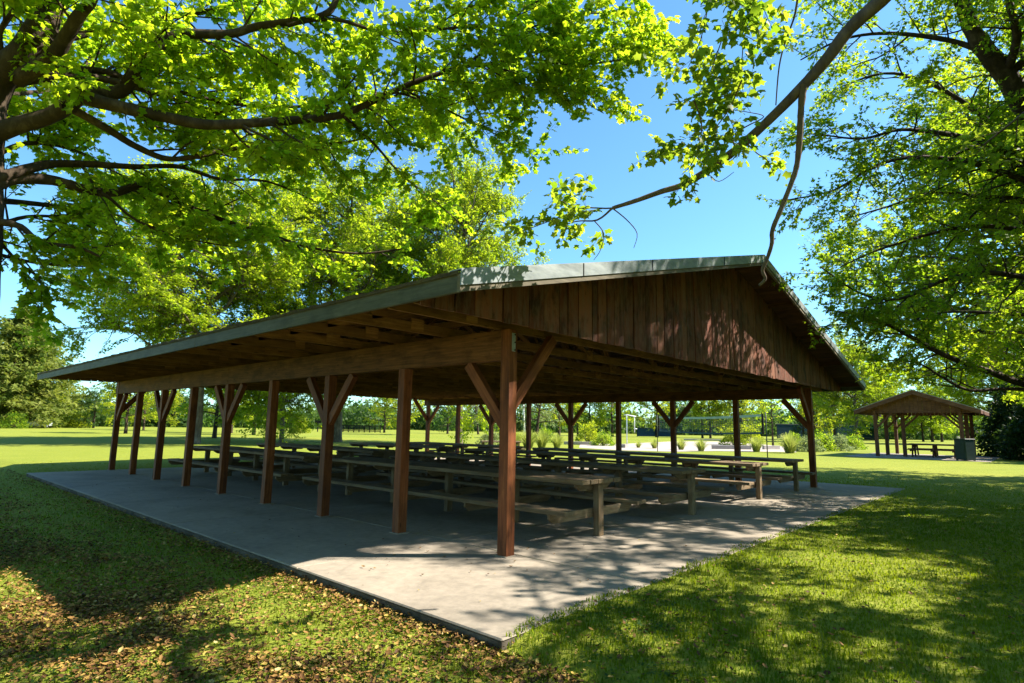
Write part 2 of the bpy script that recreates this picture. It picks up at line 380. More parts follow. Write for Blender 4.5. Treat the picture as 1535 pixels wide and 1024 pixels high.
# trusses: bottom chord, top chords, webs; nail plates at the joints
PIT = math.atan2(ZR-ZE, XM-XE0); tp = math.tan(PIT)
tys = np.concatenate([[-0.34], np.linspace(0.12, LEN+0.05, 17)])
for ty in tys:
    m = MB(); w = 0.045
    m.bar((XE0+0.05, ty, BT+0.07), (XM, ty, BT+0.07), w, 0.135); m.bar((XM+0.002, ty, BT+0.07), (XE1-0.05, ty, BT+0.07), w, 0.135)
    for sg in (-1, 1):
        a = np.array([XM+sg*0.01, ty, ZR-0.215]); e = np.array([XM+sg*(XM-XE0-0.55), ty, ZR-0.215-tp*(XM-XE0-0.56)])
        m.bar(a, e, w, 0.12)
        for (q0, q1) in ((0.5, 1.6), (3.0, 1.7), (3.0, 4.6), (5.8, 4.7)):
            a = np.array([XM+sg*q0, ty+0.002, BT+0.10]); e = np.array([XM+sg*q1, ty+0.002, ZR-0.20-tp*q1])
            if e[2]-a[2] > 0.1: m.bar(a, e, w*0.8, 0.085, (0, 1, 0))
        for q in (0.5, 3.0, 5.8, 7.1):
            m.box((XM+sg*q, ty-w/2-0.003, BT+0.105), (0.2*random.uniform(0.85, 1.2), 0.012, 0.16), None, 0.0)
    m.build('truss', M_TRUSS, pav)
for x in (0, WID):
    bl = MB()
    bl.box((x, LEN/2+0.03, BT+0.185), (0.05, LEN+0.1, 0.09)); bl.build('blocking', M_DECK, pav)
# purlins and roof deck
for sg in (-1, 1):
    for q in np.linspace(0.35, XM-XE0-0.25, 14):
        z = ZR-0.125-tp*q; pu = MB()
        pu.bar((XM+sg*q, 0.0, z), (XM+sg*q, LEN+0.1, z), 0.09, 0.035); pu.build('purlin', M_TRUSS, pav)
for sg, nm in ((-1, 'l'), (1, 'r')):
    n = np.array([sg*sin(PIT), 0, cos(PIT)]); dwn = np.array([sg*cos(PIT), 0, -sin(PIT)]); L = (XM-XE0)/cos(PIT)
    rot = np.stack([dwn, np.array([0, 1, 0.0]), np.cross(dwn, [0, 1, 0])], 1)
    dk = MB(); nb = 40
    for q in range(nb):
        w = L/nb; c = np.array([XM, (YF+YB)/2, ZR-0.055])+dwn*(q+0.5)*w+n*0
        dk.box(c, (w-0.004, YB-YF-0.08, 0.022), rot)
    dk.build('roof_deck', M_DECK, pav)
    sh = MB(); nrow = 34
    for q in range(nrow):
        w = L/nrow; c = np.array([XM, (YF+YB)/2, ZR-0.030])+dwn*((q+0.5)*w+0.004)
        tilt = Matrix.Rotation(-0.022*sg, 3, 'Y')
        sh.box(c, (w+0.03, YB-YF-0.05, 0.014), np.array(tilt) @ rot)
    sh.build('roof_covering', M_SHINGLE, pav)
    # eave fascia
    xe = XE0 if sg < 0 else XE1
    fb = MB()
    for a, b in ((YF+0.03, 5.6), (5.604, 12.1), (12.104, YB-0.03)):
        fb.box((xe-sg*0.02, (a+b)/2, ZE-0.115), (0.04, b-a, 0.19))
    fb.build('eave_fascia', M_FASC, pav, 0.004)
    # moss and needles that have collected in a ragged line along the eave
    ne = 150; yy_ = np.linspace(YF+0.02, YB-0.02, ne); P = []; F = []
    for i_, y_ in enumerate(yy_):
        o_ = random.uniform(0.0, 0.035); h_ = random.uniform(0.004, 0.022); w_ = random.uniform(0.10, 0.22)
        P += [(xe+sg*(o_-0.01), y_, ZE-0.035), (xe+sg*o_, y_, ZE-0.012+h_), (xe-sg*w_, y_, ZE-0.005+h_+tp*w_)]
        if i_: k_ = 3*i_; F += [(k_-3, k_, k_+1, k_-2), (k_-2, k_+1, k_+2, k_-1)]
    de = MB(); de.piece(P, F); de.build('moss_edge', M_SHINGLE, pav)
# rake boards: wood with a metal cap
for yy, sgy in ((YF, -1), (YB, 1)):
    for sg in (-1, 1):
        xo = XE0-0.004 if sg < 0 else XE1+0.004
        xm = XM+sg*0.001
        def band(z0, z1, y0, y1, mat, name, par, bev=0.0):
            m = MB(); m.prism([(xm, ZR-z0), (xo, ZE-z0), (xo, ZE-z1), (xm, ZR-z1)], y0, y1); return m.build(name, mat, par, bev)
        rk = band(0.035, 0.212, yy-sgy*0.045, yy, M_TRIM, 'rake_board', pav)
        band(-0.012, 0.150, yy+sgy*0.002, yy+sgy*0.016, M_GALV, 'metal_trim', rk)
        band(-0.016, -0.006, yy-sgy*0.16, yy+sgy*0.001, M_GALV, 'metal_trim', rk)
        if sgy < 0:                                   # seams and nail heads of the flashing
            for q in (2.1, 4.7, 6.4):
                sm = MB()
                x = XM+sg*q; z = ZR-tp*q; sm.box((x, yy-0.019, z-0.07), (0.012, 0.006, 0.155))
                sm.build('flashing_seam', M_BLACK, rk)
# gable walls of vertical boards (front and back) with a backing frame
for yw, sgy in ((-0.43, -1), (LEN+0.28, 1)):
    gb = MB(); x = XE0+0.06
    rr = random.Random(3)
    while x < XE1-0.1:
        w = rr.choice([0.14, 0.19, 0.24, 0.29, 0.33]); x1 = min(x+w, XE1-0.06); z0 = BT-0.015-rr.uniform(0, 0.02)
        d = rr.choice([0.0, 0.004, 0.009])
        def top(xx): return slope_z(xx)-0.085
        gp = rr.choice([0.008, 0.014, 0.030]); poly = [(x, z0), (x1-gp, z0), (x1-gp, top(x1-gp))]
        if x < XM < x1: poly.append((XM, top(XM)))
        poly.append((x, top(x)))
        n = len(poly); y0, y1 = yw-d, yw-d+0.022
        P = np.array([(p, y0, q) for p, q in poly]+[(p, y1, q) for p, q in poly])
        F = [tuple(range(n)), tuple(range(2*n-1, n-1, -1))]+[(i, i+n, (i+1) % n+n, (i+1) % n) for i in range(n)]
        gb.piece(P, F, P[:, [2, 0, 1]], rr.random()); x = x1
    gb.build('gable_wall', M_GABLE, pav)
    bk = MB(); bk.prism([(XE0+0.12, BT+0.02), (XE1-0.12, BT+0.02), (XE1-0.12, slope_z(XE1-0.12)-0.1), (XM, ZR-0.12), (XE0+0.12, slope_z(XE0+0.12)-0.1)], yw+0.028, yw+0.05)
    bk.build('gable_backing', M_DECK, pav)
# lookouts under the front overhang
for sg in (-1, 1):
    for q in (0.12, 2.1, 4.15, 6.2, 8.1):
        z = ZR-0.118-tp*q; lk = MB()
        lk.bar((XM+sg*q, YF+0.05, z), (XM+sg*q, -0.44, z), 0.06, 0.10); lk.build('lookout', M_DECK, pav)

# ------------------------------------------------------------------ picnic tables
def picnic_table(cx, y0, y1, label, group='long picnic tables under the pavilion', rz=0, loc=None, nleg=None):
    L = y1-y0
    t = thing('picnic_table', label, 'picnic table', loc if loc else (cx, y0, 0), rz, group)
    H = 0.83; tw = 1.02; nb = 5
    m = MB(); w = tw/nb
    for i in range(nb):
        j = random.uniform(-0.012, 0.012)
        m.box((-tw/2+(i+0.5)*w, L/2+j, H-0.0325), (w-0.009, L, 0.065))
    m.build('tabletop', M_TABLE, t, 0.005)
    for sg in (-1, 1):
        m = MB()
        for i in range(2):
            m.box((sg*(0.80+i*0.155+0.07), L/2-0.06+random.uniform(-0.015, 0.015), 0.425), (0.147, L+0.12, 0.06))
        m.build('bench_seat', M_TABLE, t, 0.005)
    n = nleg or max(2, int(round(L/1.75))+1)
    for y in np.linspace(0.07, L-0.12, n):
        m = MB(); m.box((0, y, (H-0.067)/2), (0.13, 0.10, H-0.067)); m.build('leg', M_TABLE, t, 0.005)
        m = MB(); yy = y+0.075
        m.prism([(-1.08, 0.393), (-1.08, 0.33), (-0.98, 0.262), (0.98, 0.262), (1.08, 0.33), (1.08, 0.393)], yy, yy+0.045); m.build('seat_support', M_TABLE, t, 0.003)
        m = MB(); m.prism([(-0.46, H-0.068), (-0.46, H-0.10), (-0.34, H-0.17), (0.34, H-0.17), (0.46, H-0.10), (0.46, H-0.068)], yy, yy+0.045); m.build('top_support', M_TABLE, t, 0.003)
    return t
picnic_table(2.03, -0.08, 6.85, 'long weathered picnic table nearest the front corner post, its end in the sun')
picnic_table(5.16, -0.08, 8.1, 'long picnic table second from the front corner post, behind the sunlit nearest table')
picnic_table(8.75, -0.05, 9.6, 'long picnic table third from the front corner post, between its two longest neighbours')
picnic_table(11.5, -0.05, 8.9, 'long dark picnic table farthest right, beside the far corner post')
picnic_table(1.95, 7.75, 14.9, 'long picnic table in the back left of the pavilion, behind the left row of posts')
picnic_table(4.95, 9.35, 16.9, 'long rear picnic table one row in from the left back table')
picnic_table(8.75, 10.9, 16.6, 'picnic table at the rear, third row in from the left posts')
picnic_table(11.6, 10.2, 16.4, 'picnic table at the rear of the slab, close to the far row of posts')

# ------------------------------------------------------------------ tree building
LOBES = np.array([(0, 0, 0), (0.02, 0.36, -0.06), (0.34, 0.29, -0.01), (0.62, 0.50, -0.10), (0.68, 0.24, -0.01), (1.0, 0, -0.10),
                  (0.68, -0.24, -0.01), (0.62, -0.50, -0.10), (0.34, -0.29, -0.01), (0.02, -0.36, -0.06), (0.36, 0, 0.035)], float)
LOBES_T = np.array([(10, a, (a+1) % 10) for a in range(10)])
RHOMB = np.array([(0, 0, 0), (0.5, 0.34, -0.06), (1, 0, -0.08), (0.5, -0.34, -0.06)], float); RHOMB_T = np.array([(0, 3, 2), (0, 2, 1)])
TRI3 = np.array([(0, 0, 0), (0.38, 0.42, -0.05), (0.52, 0.12, 0.0), (1, 0.0, -0.12), (0.52, -0.12, 0.0), (0.38, -0.42, -0.05)], float)
TRI3_T = np.array([(0, 2, 1), (0, 4, 2), (4, 3, 2), (0, 5, 4)])

def leaf_mesh(name, pos, head, nrm, size, mat, tpl=LOBES, tri=LOBES_T, rnd=None):
    pos, head, nrm, size = [np.asarray(a, float) for a in (pos, head, nrm, size)]
    head /= np.linalg.norm(head, axis=1)[:, None]+1e-9
    y = np.cross(nrm, head); y /= np.linalg.norm(y, axis=1)[:, None]+1e-9; z = np.cross(head, y)
    n = len(pos); k = len(tpl)
    V = pos[:, None, :]+size[:, None, None]*(tpl[None, :, 0:1]*head[:, None, :]+tpl[None, :, 1:2]*y[:, None, :]+tpl[None, :, 2:3]*z[:, None, :])
    T = (tri[None]+(np.arange(n)*k)[:, None, None]).reshape(-1, 3)
    if rnd is None: rnd = rng.random(n)
    return mesh_np(name, V.reshape(-1, 3), T, None, mat, np.repeat(rnd, k))

def unit(v): return v/(np.linalg.norm(v)+1e-9)
_ck = np.random.default_rng(77).normal(0, 1, (9, 3)); _ck /= np.linalg.norm(_ck, axis=1)[:, None]; _cp = np.random.default_rng(78).uniform(0, 6.28, 9)
def clump(p, size):
    return float(np.sin(_ck @ np.asarray(p)*(6.28/size)*np.linspace(0.7, 1.4, 9)+_cp).sum()/2.1)   # about -1.5 .. 1.5
class Tree:
    def __init__(s, seed, leaf=0.13, leafgap=0.065, seg=0.22, wander=0.16, droop=-0.02, flat=0.45, twig=(0.4, 0.8), gaps=(0.42, 0.2), ratio=0.55, jit=0.55, levels=2, clump=0.0):
        s.rn = np.random.default_rng(seed); s.tubes = []; s.P = []; s.H = []; s.Nn = []; s.Sz = []; s.C = []
        s.__dict__.update(leaf=leaf, leafgap=leafgap, seg=seg, wander=wander, droop=droop, flat=flat, twig=twig, gaps=gaps, ratio=ratio, jit=jit, levels=levels, clump=clump)
        s.keep = None; s.thin = -0.25
    def path(s, p, d, L):
        n = max(3, int(L/s.seg)+1); st = L/(n-1); pts = [p]; d = unit(d)
        for i in range(n-1):
            d = unit(d+s.rn.normal(0, s.wander, 3)+np.array([0, 0, s.droop])); p = p+d*st; pts.append(p)
        return np.array(pts)
    def leaves(s, pts):
        L = np.linalg.norm(np.diff(pts, axis=0), axis=1).sum(); n = max(3, int(L/s.leafgap)); rn = s.rn
        u = np.sort(rn.uniform(0.12, 1.0, n))*(len(pts)-1); u[-2:] = len(pts)-1.001
        i = np.minimum(u.astype(int), len(pts)-2); fr = (u-i)[:, None]
        P = pts[i]*(1-fr)+pts[i+1]*fr; t = pts[i+1]-pts[i]; t /= np.linalg.norm(t, axis=1)[:, None]+1e-9
        side = np.cross(t, [0, 0, 1.0]); side /= np.linalg.norm(side, axis=1)[:, None]+1e-6
        sg = np.where(np.arange(n) % 2, 1.0, -1.0)[:, None]
        h = t*rn.uniform(0.1, 0.9, (n, 1))+side*sg*rn.uniform(0.4, 1.0, (n, 1))+rn.normal(0, 0.3, (n, 3))+np.array([0, 0, -0.22])
        h /= np.linalg.norm(h, axis=1)[:, None]
        nm = np.array([0, 0, 1.0])+rn.normal(0, s.jit, (n, 3))
        P = P+h*s.leaf*rn.uniform(0.15, 0.55, (n, 1))
        s.P.append(P); s.H.append(h); s.Nn.append(nm); s.Sz.append(s.leaf*rn.uniform(0.65, 1.25, n)); s.C.append(np.clip(rn.normal(0.5, 0.22)+rn.normal(0, 0.2, n), 0, 1))
    def kids(s, pts, radii, lvl, Lk, start=0.15, dens=1.0):
        seglen = np.linalg.norm(np.diff(pts, axis=0), axis=1); cum = np.concatenate([[0], np.cumsum(seglen)]); L = cum[-1]
        gap = s.gaps[min(lvl, len(s.gaps)-1)]/dens; q = L*start+s.rn.uniform(0, gap); sg = 1 if s.rn.random() < 0.5 else -1
        while q < L:
            i = min(np.searchsorted(cum, q)-1, len(seglen)-1); i = max(i, 0); f = (q-cum[i])/(seglen[i]+1e-9)
            p = pts[i]*(1-f)+pts[i+1]*f; t = unit(pts[i+1]-pts[i]); r = radii[i]*(1-f)+radii[min(i+1, len(radii)-1)]*f
            side = unit(np.cross(t, [0, 0, 1.0])+1e-6); upv = np.cross(side, t)
            ph = s.rn.normal(0, 0.35+1.1*(1-s.flat)); a = s.rn.uniform(0.6, 1.15)
            d = cos(a)*t+sin(a)*(side*sg*cos(ph)+upv*sin(ph)); sg = -sg
            l = Lk*s.rn.uniform(0.6, 1.15)*(1-0.45*q/L)
            s.grow(p, d, l, min(r*0.55, 0.012*l+0.006), lvl+1); q += gap*s.rn.uniform(0.6, 1.4)
    def grow(s, p, d, L, r, lvl):
        pts = s.path(p, d, L)
        if s.keep is not None and lvl >= 1 and not s.keep(pts[-1]): return
        if s.clump and lvl >= s.levels and clump(pts[-1], s.clump) < s.thin: return
        radii = np.linspace(r, max(r*0.3, 0.0022), len(pts))
        s.tubes.append((pts, radii, 5 if lvl < s.levels else 3))
        if lvl >= s.levels: s.leaves(pts)
        else:
            s.kids(pts, radii, lvl, s.rn.uniform(*s.twig) if lvl == s.levels-1 else L*s.ratio, 0.12)
            s.leaves(pts[-3:])
    def limb(s, pts, r0, r1, Lk=1.4, sides=9, smooth=6, start=0.2, dens=1.0, kids=True, rough=0.03):
        pts = np.asarray(pts, float); n = len(pts); u = np.linspace(0, n-1, (n-1)*smooth+1)
        out = []
        for v in u:                                   # Catmull-Rom through the given points
            i = min(int(v), n-2); f = v-i; p0, p1, p2, p3 = pts[max(i-1, 0)], pts[i], pts[i+1], pts[min(i+2, n-1)]
            out.append(0.5*((2*p1)+(-p0+p2)*f+(2*p0-5*p1+4*p2-p3)*f*f+(-p0+3*p1-3*p2+p3)*f**3))
        out = np.array(out); radii = r0+(r1-r0)*np.linspace(0, 1, len(out))**0.8
        radii = radii*(1+s.rn.normal(0, rough, len(out)))
        s.tubes.append((out, radii, sides))
        if kids: s.kids(out, radii, 0, Lk, start, dens)
        return out, radii
    def wood_mesh(s, name, mat):
        Vs, Fs = [], []; n = 0
        for pts, rad, sides in s.tubes:
            Vs.append(tube_verts(pts, rad, sides)); m = len(pts)
            a = np.arange(m-1)[:, None]*sides; j = np.arange(sides)[None]
            Fs.append(np.stack([a+j, a+(j+1) % sides, a+sides+(j+1) % sides, a+sides+j], -1).reshape(-1, 4)+n); n += m*sides
        return mesh_np(name, np.concatenate(Vs), None, np.concatenate(Fs), mat, smooth=True)
    def leaf_arrays(s):
        return [np.concatenate(a) for a in (s.P, s.H, s.Nn, s.Sz, s.C)]
    def crown_mesh(s, name, mat, tpl=LOBES, tri=LOBES_T, cull=None):
        P, H, Nn, Sz, C = s.leaf_arrays()
        if cull is not None:
            k = cull(P); P, H, Nn, Sz, C = P[k], H[k], Nn[k], Sz[k], C[k]
        return leaf_mesh(name, P, H, Nn, Sz, mat, tpl, tri, C)
def LP(px, d0, d1):                                    # a limb surveyed in the photograph, running from distance d0 to d1
    n = len(px); return [at(x, y, d0+(d1-d0)*i/(n-1)) for i, (x, y) in enumerate(px)]
def tree_thing(name, label, loc=(0, 0, 0), group=None, cat='tree'):
    return thing(name, label, cat, loc, 0, group)

# --- the big maple on the left, its trunk just outside the picture
T = Tree(11, clump=1.2, leaf=0.088, leafgap=0.023, flat=0.45, gaps=(0.15, 0.092), twig=(0.4, 0.85), droop=-0.015)
tb = at(-90, 880, 7.0); tb[2] = -0.12; T.thin = -0.55
trunk = [tb, at(-62, 640, 7.0), at(-44, 440, 7.0), at(-33, 320, 7.0), at(-26, 220, 7.05), at(-10, 130, 7.1), at(45, 70, 7.1), at(90, -30, 7.2), at(120, -190, 7.4), at(140, -380, 7.5)]
T.limb(trunk, 0.34, 0.09, 1.4, 14, 6, 0.72, 0.3)
T.limb(LP([(-20, 205), (20, 190), (78, 172), (129, 141), (180, 137), (211, 102), (254, 59), (281, 51), (344, 51), (390, 39), (484, 23), (510, -10), (560, -70)], 7.0, 7.6), 0.115, 0.03, 1.3)
T.limb(LP([(129, 148), (195, 164), (250, 176), (312, 187), (390, 184), (469, 178), (512, 172), (551, 156), (598, 133), (645, 115), (692, 101), (731, 96), (785, 88), (860, 97), (930, 90)], 7.0, 8.6), 0.085, 0.012, 1.35)
T.limb(LP([(-18, 272), (39, 254), (78, 246), (133, 246), (203, 250), (270, 250), (328, 268), (400, 272), (470, 300)], 7.0, 9.5), 0.075, 0.012, 1.2, dens=0.6)
T.limb(LP([(100, 160), (117, 168), (164, 195), (203, 219), (250, 238), (297, 234), (336, 225), (390, 219), (430, 205), (500, 215), (580, 200)], 7.0, 8.8), 0.06, 0.012, 1.1, dens=0.7)
T.limb(LP([(-16, 280), (23, 268), (78, 270), (133, 285), (172, 289), (211, 279), (250, 293), (297, 316), (352, 336), (410, 354), (470, 372), (540, 380), (610, 372)], 7.0, 10.2), 0.085, 0.014, 1.1, dens=0.55)
T.limb(LP([(25, 120), (78, 86), (102, 51), (121, 20), (137, 0), (160, -60)], 7.05, 6.6), 0.10, 0.05, 1.2)
T.limb(LP([(-20, 118), (30, 108), (78, 104), (156, 107), (195, 121), (250, 133), (297, 145), (352, 156), (449, 160), (520, 150), (600, 160), (690, 150)], 7.1, 9.6), 0.06, 0.012, 1.4)
T.limb(LP([(-24, 325), (0, 332), (31, 340), (62, 363), (117, 371), (150, 385)], 7.0, 7.3), 0.06, 0.014, 0.9)
T.limb(LP([(150, 288), (168, 300), (195, 324), (234, 344), (305, 363), (370, 372)], 7.5, 8.4), 0.026, 0.008, 0.9)
T.limb(LP([(430, 38), (470, 30), (512, 31), (567, 47), (621, 47), (688, 41), (754, 35), (801, 4), (870, -20), (950, -10)], 7.4, 8.2), 0.03, 0.010, 1.4)
T.limb(LP([(598, 133), (640, 150), (690, 175), (740, 200), (790, 232)], 8.1, 9.4), 0.022, 0.007, 1.3)
T.limb(LP([(690, 101), (740, 70), (800, 40), (870, 20), (960, 30), (1000, 70)], 8.2, 8.8), 0.02, 0.007, 1.2)
T.limb(LP([(512, 172), (560, 215), (600, 260), (650, 300), (690, 335)], 7.9, 10.2), 0.026, 0.007, 1.0, dens=0.8)
T.limb(LP([(731, 96), (800, 120), (860, 145), (905, 170)], 8.4, 8.8), 0.016, 0.006, 0.9)
T.limb(LP([(-10, 300), (90, 310), (200, 330), (320, 390)], 7.3, 11.0), 0.045, 0.008, 0.9, dens=0.5)
T.limb(LP([(-20, 240), (40, 215), (110, 225), (180, 262), (230, 300)], 7.3, 9.8), 0.04, 0.008, 1.1)
T.limb(LP([(-20, 150), (30, 140), (90, 128), (170, 60), (230, 20)], 7.2, 9.8), 0.045, 0.008, 1.2)
T.limb(LP([(-25, 350), (40, 325), (120, 330), (210, 355)], 7.2, 9.4), 0.035, 0.008, 1.0)
T.limb(LP([(-26, 230), (-10, 190), (40, 150), (100, 180)], 7.1, 8.6), 0.04, 0.008, 1.0)
T.limb(LP([(10, 100), (0, 50), (30, 0), (60, -60)], 7.1, 6.6), 0.04, 0.01, 1.1)
T.limb(LP([(-10, 380), (60, 395), (130, 400)], 7.2, 8.0), 0.03, 0.008, 1.0)
T.limb(LP([(-24, 330), (-10, 350), (20, 385), (50, 410), (80, 425)], 7.0, 7.6), 0.03, 0.008, 0.8)
for q in range(5):                                     # limbs on the far and near sides and up in the top
    a = q*0.7+0.4; st_ = trunk[5+q % 4]; L = T.rn.uniform(3.0, 4.5)
    d = HR*cos(a)*0.9-HF*abs(sin(a))*0.35+HF*0.55*(q % 2)+np.array([0, 0, 0.42])
    p = T.path(np.array(st_), d, L); T.limb(p[::4], 0.07, 0.015, 1.4)
o = tree_thing('maple_tree', 'big broad maple on the left whose spreading dark limbs reach over the pavilion roof', tb)
def part_world(name, me, par):
    p = put(name, me, par); p.location = -Vector(par.location); return p
part_world('trunk', T.wood_mesh('maple_wood', M_BARK), o)
part_world('crown', T.crown_mesh('maple_leaves', M_LEAF), o)
print('left leaves', sum(len(a) for a in T.P))

# --- the tree whose long bough hangs in front of the gable
T = Tree(23, clump=0, leaf=0.084, leafgap=0.025, flat=0.3, gaps=(0.22, 0.095), twig=(0.25, 0.55), droop=-0.03, jit=0.7)
base = CAM+HR*9.2+HF*2.6; base[2] = -0.05; T.keep = lambda q: q[2] > 3.5
tt = [base, base+np.array([0.05, 0, 1.8]), base+np.array([-0.1, 0.1, 3.6]), base+np.array([-0.05, 0.2, 5.4]), base+np.array([0.1, 0.1, 7.4]), base+np.array([0.15, 0, 10.4])]
T.limb(tt, 0.33, 0.08, 1.6, 12, 6, 0.6, 0.6)
bough = [tt[3], at(1800, -190, 4.4), at(1560, -160, 5.0), at(1400, -75, 5.4)]+LP([(1321, 0), (1274, 43), (1243, 84), (1211, 121), (1161, 172), (1110, 219), (1063, 254), (1024, 277), (992, 287), (953, 301), (918, 312)], 5.6, 5.9)
T.limb(bough, 0.10, 0.018, 0.7, 10, 6, 2.0, 1.0, kids=False, rough=0.02)
T.limb(LP([(918, 312), (895, 330), (863, 332), (830, 345)], 5.9, 6.1), 0.013, 0.004, 0.5, 6, 4, 0.1, 1.6)
T.limb(LP([(953, 301), (918, 312), (875, 312), (844, 324), (801, 340), (770, 352)], 5.9, 6.3), 0.010, 0.004, 0.5, 6, 4, 0.2, 1.7)
T.limb(LP([(1063, 254), (1040, 232), (1010, 222), (985, 224)], 5.8, 5.9), 0.008, 0.003, 0.4, 5, 4, 0.2, 1.5)
T.limb(LP([(1205, 128), (1201, 160), (1199, 200), (1195, 245), (1186, 275), (1170, 315), (1158, 345), (1157, 365), (1150, 388), (1143, 405), (1147, 418), (1138, 428)], 5.65, 5.7), 0.034, 0.014, 0.4, 8, 6, 2.0, kids=False, rough=0.05)
T.limb(LP([(1200, -40), (1192, 20), (1178, 60), (1168, 100), (1163, 158)], 5.3, 5.65), 0.012, 0.006, 0.3, 6, 4, 2.0, kids=False)
T.limb(LP([(1105, 225), (1098, 205), (1118, 190), (1145, 175), (1120, 168), (1080, 162)], 5.7, 5.6), 0.010, 0.003, 0.35, 6, 4, 0.5, 1.2)
T.limb(LP([(1024, 277), (1045, 262), (1062, 262), (1078, 272), (1100, 258)], 5.8, 5.8), 0.008, 0.003, 0.3, 5, 4, 2, kids=False)
T.limb(LP([(1120, 215), (1135, 230), (1150, 240), (1160, 262)], 5.7, 5.8), 0.008, 0.003, 0.3, 5, 4, 0.2, 0.8)
for pxs in ([(1110, -60), (1098, 10), (1082, 60), (1060, 120), (1040, 150)], [(1150, -60), (1130, 0), (1115, 60), (1112, 110), (1114, 140)], [(1060, -60), (1062, 0), (1050, 60), (1032, 100)], [(1040, 150), (1052, 190), (1040, 240), (1022, 262)], [(1180, -50), (1140, -20), (1095, -5), (1050, 10)], [(1112, 120), (1092, 165), (1062, 205), (1045, 225)]):
    T.limb(LP(pxs, 5.3, 5.6), 0.009, 0.003, 0.42, 5, 4, 0.15, 1.15)
T.limb(LP([(918, 312), (940, 330), (955, 350), (950, 372)], 5.9, 6.0), 0.008, 0.003, 0.4, 5, 4, 0.2, 1.5)
T.limb(LP([(890, 330), (905, 350), (900, 375), (890, 390)], 6.0, 6.1), 0.007, 0.003, 0.35, 5, 4, 0.2, 1.5)
for q in range(26):                                    # the rest of its crown, over and behind the camera
    a = q*2.4+0.3; st_ = tt[3+q % 3]+np.array([0, 0, T.rn.uniform(-0.6, 1.2)]); L = T.rn.uniform(3.6, 6.2)
    d = HR*cos(a)+HF*(sin(a)*0.75-0.05)+np.array([0, 0, 0.30])
    if cos(a) < -0.2 and sin(a) > 0.1: d = d+np.array([0, 0, 0.55])
    p = T.path(st_, d, L); T.clump = 1.5; T.thin = 0.0; T.leaf = 0.14; T.gaps = (0.38, 0.19); T.twig = (0.5, 0.9); T.leafgap = 0.06; T.limb(p[::4], 0.08, 0.015, 1.5, 6, 3)
for (h0, x_, z_, h_) in ((4, 7.2, 5.8, 5.2), (4, 8.6, 7.4, 5.9), (4, 10.6, 7.0, 6.6), (4, 7.6, 4.4, 6.8), (4, 9.6, 8.8, 7.6), (4, 11.6, 8.4, 8.4), (3, 9.4, 5.6, 4.9), (4, 12.2, 5.4, 7.6), (4, 6.6, 7.0, 6.3), (4, 8.2, 9.6, 6.6)):  # limbs added out of view to dapple the slab and front lawn
    a = np.array(tt[h0]); e = CAM+HR*x_+HF*z_; e[2] = h_; m_ = (a+e)/2+np.array([T.rn.normal(0, 0.25), T.rn.normal(0, 0.25), 0.45])
    T.clump = 1.0; T.thin = 0.02; T.leaf = 0.13; T.gaps = (0.34, 0.17); T.twig = (0.45, 0.85); T.leafgap = 0.055; T.limb([a, m_, e], 0.07, 0.014, 1.25, 6, 8, 0.35)
o = tree_thing('overhanging_tree', 'tree with one long bare bough sloping down across the sky to the pavilion gable', base)
part_world('trunk', T.wood_mesh('bough_wood', M_BARK2), o)
part_world('crown', T.crown_mesh('bough_leaves', M_LEAFB), o)
print('bough leaves', sum(len(a) for a in T.P))

# --- the big tree on the right
T = Tree(37, clump=1.5, leaf=0.105, leafgap=0.026, flat=0.5, gaps=(0.2, 0.11), twig=(0.45, 0.95), droop=-0.02)
tb = at(1760, 800, 13.0); tb[2] = -0.05; 
def sun_gap(q):                                        # the crown is open where the sun reaches the gable
    h = q-SUN*((q[1]+0.43)/SUN[1]); return 4.8 < h[0] < 9.2 and 2.5 < h[2] < 4.0
T.keep = lambda q: q[2] > 2.75 and (not sun_gap(q) or clump(q, 0.9) > 0.2); T.thin = -0.6
tk = [tb, at(1745, 690, 13.0), at(1725, 560, 13.0), at(1700, 430, 12.9), at(1660, 330, 12.7), at(1600, 230, 12.5), at(1535, 156, 12.2), at(1508, 113, 12.0), at(1473, 70, 11.9), at(1450, 27, 11.8), at(1425, -60, 11.8), at(1400, -170, 11.8)]
T.limb(tk, 0.42, 0.09, 2.0, 12, 6, 0.5, 0.9)
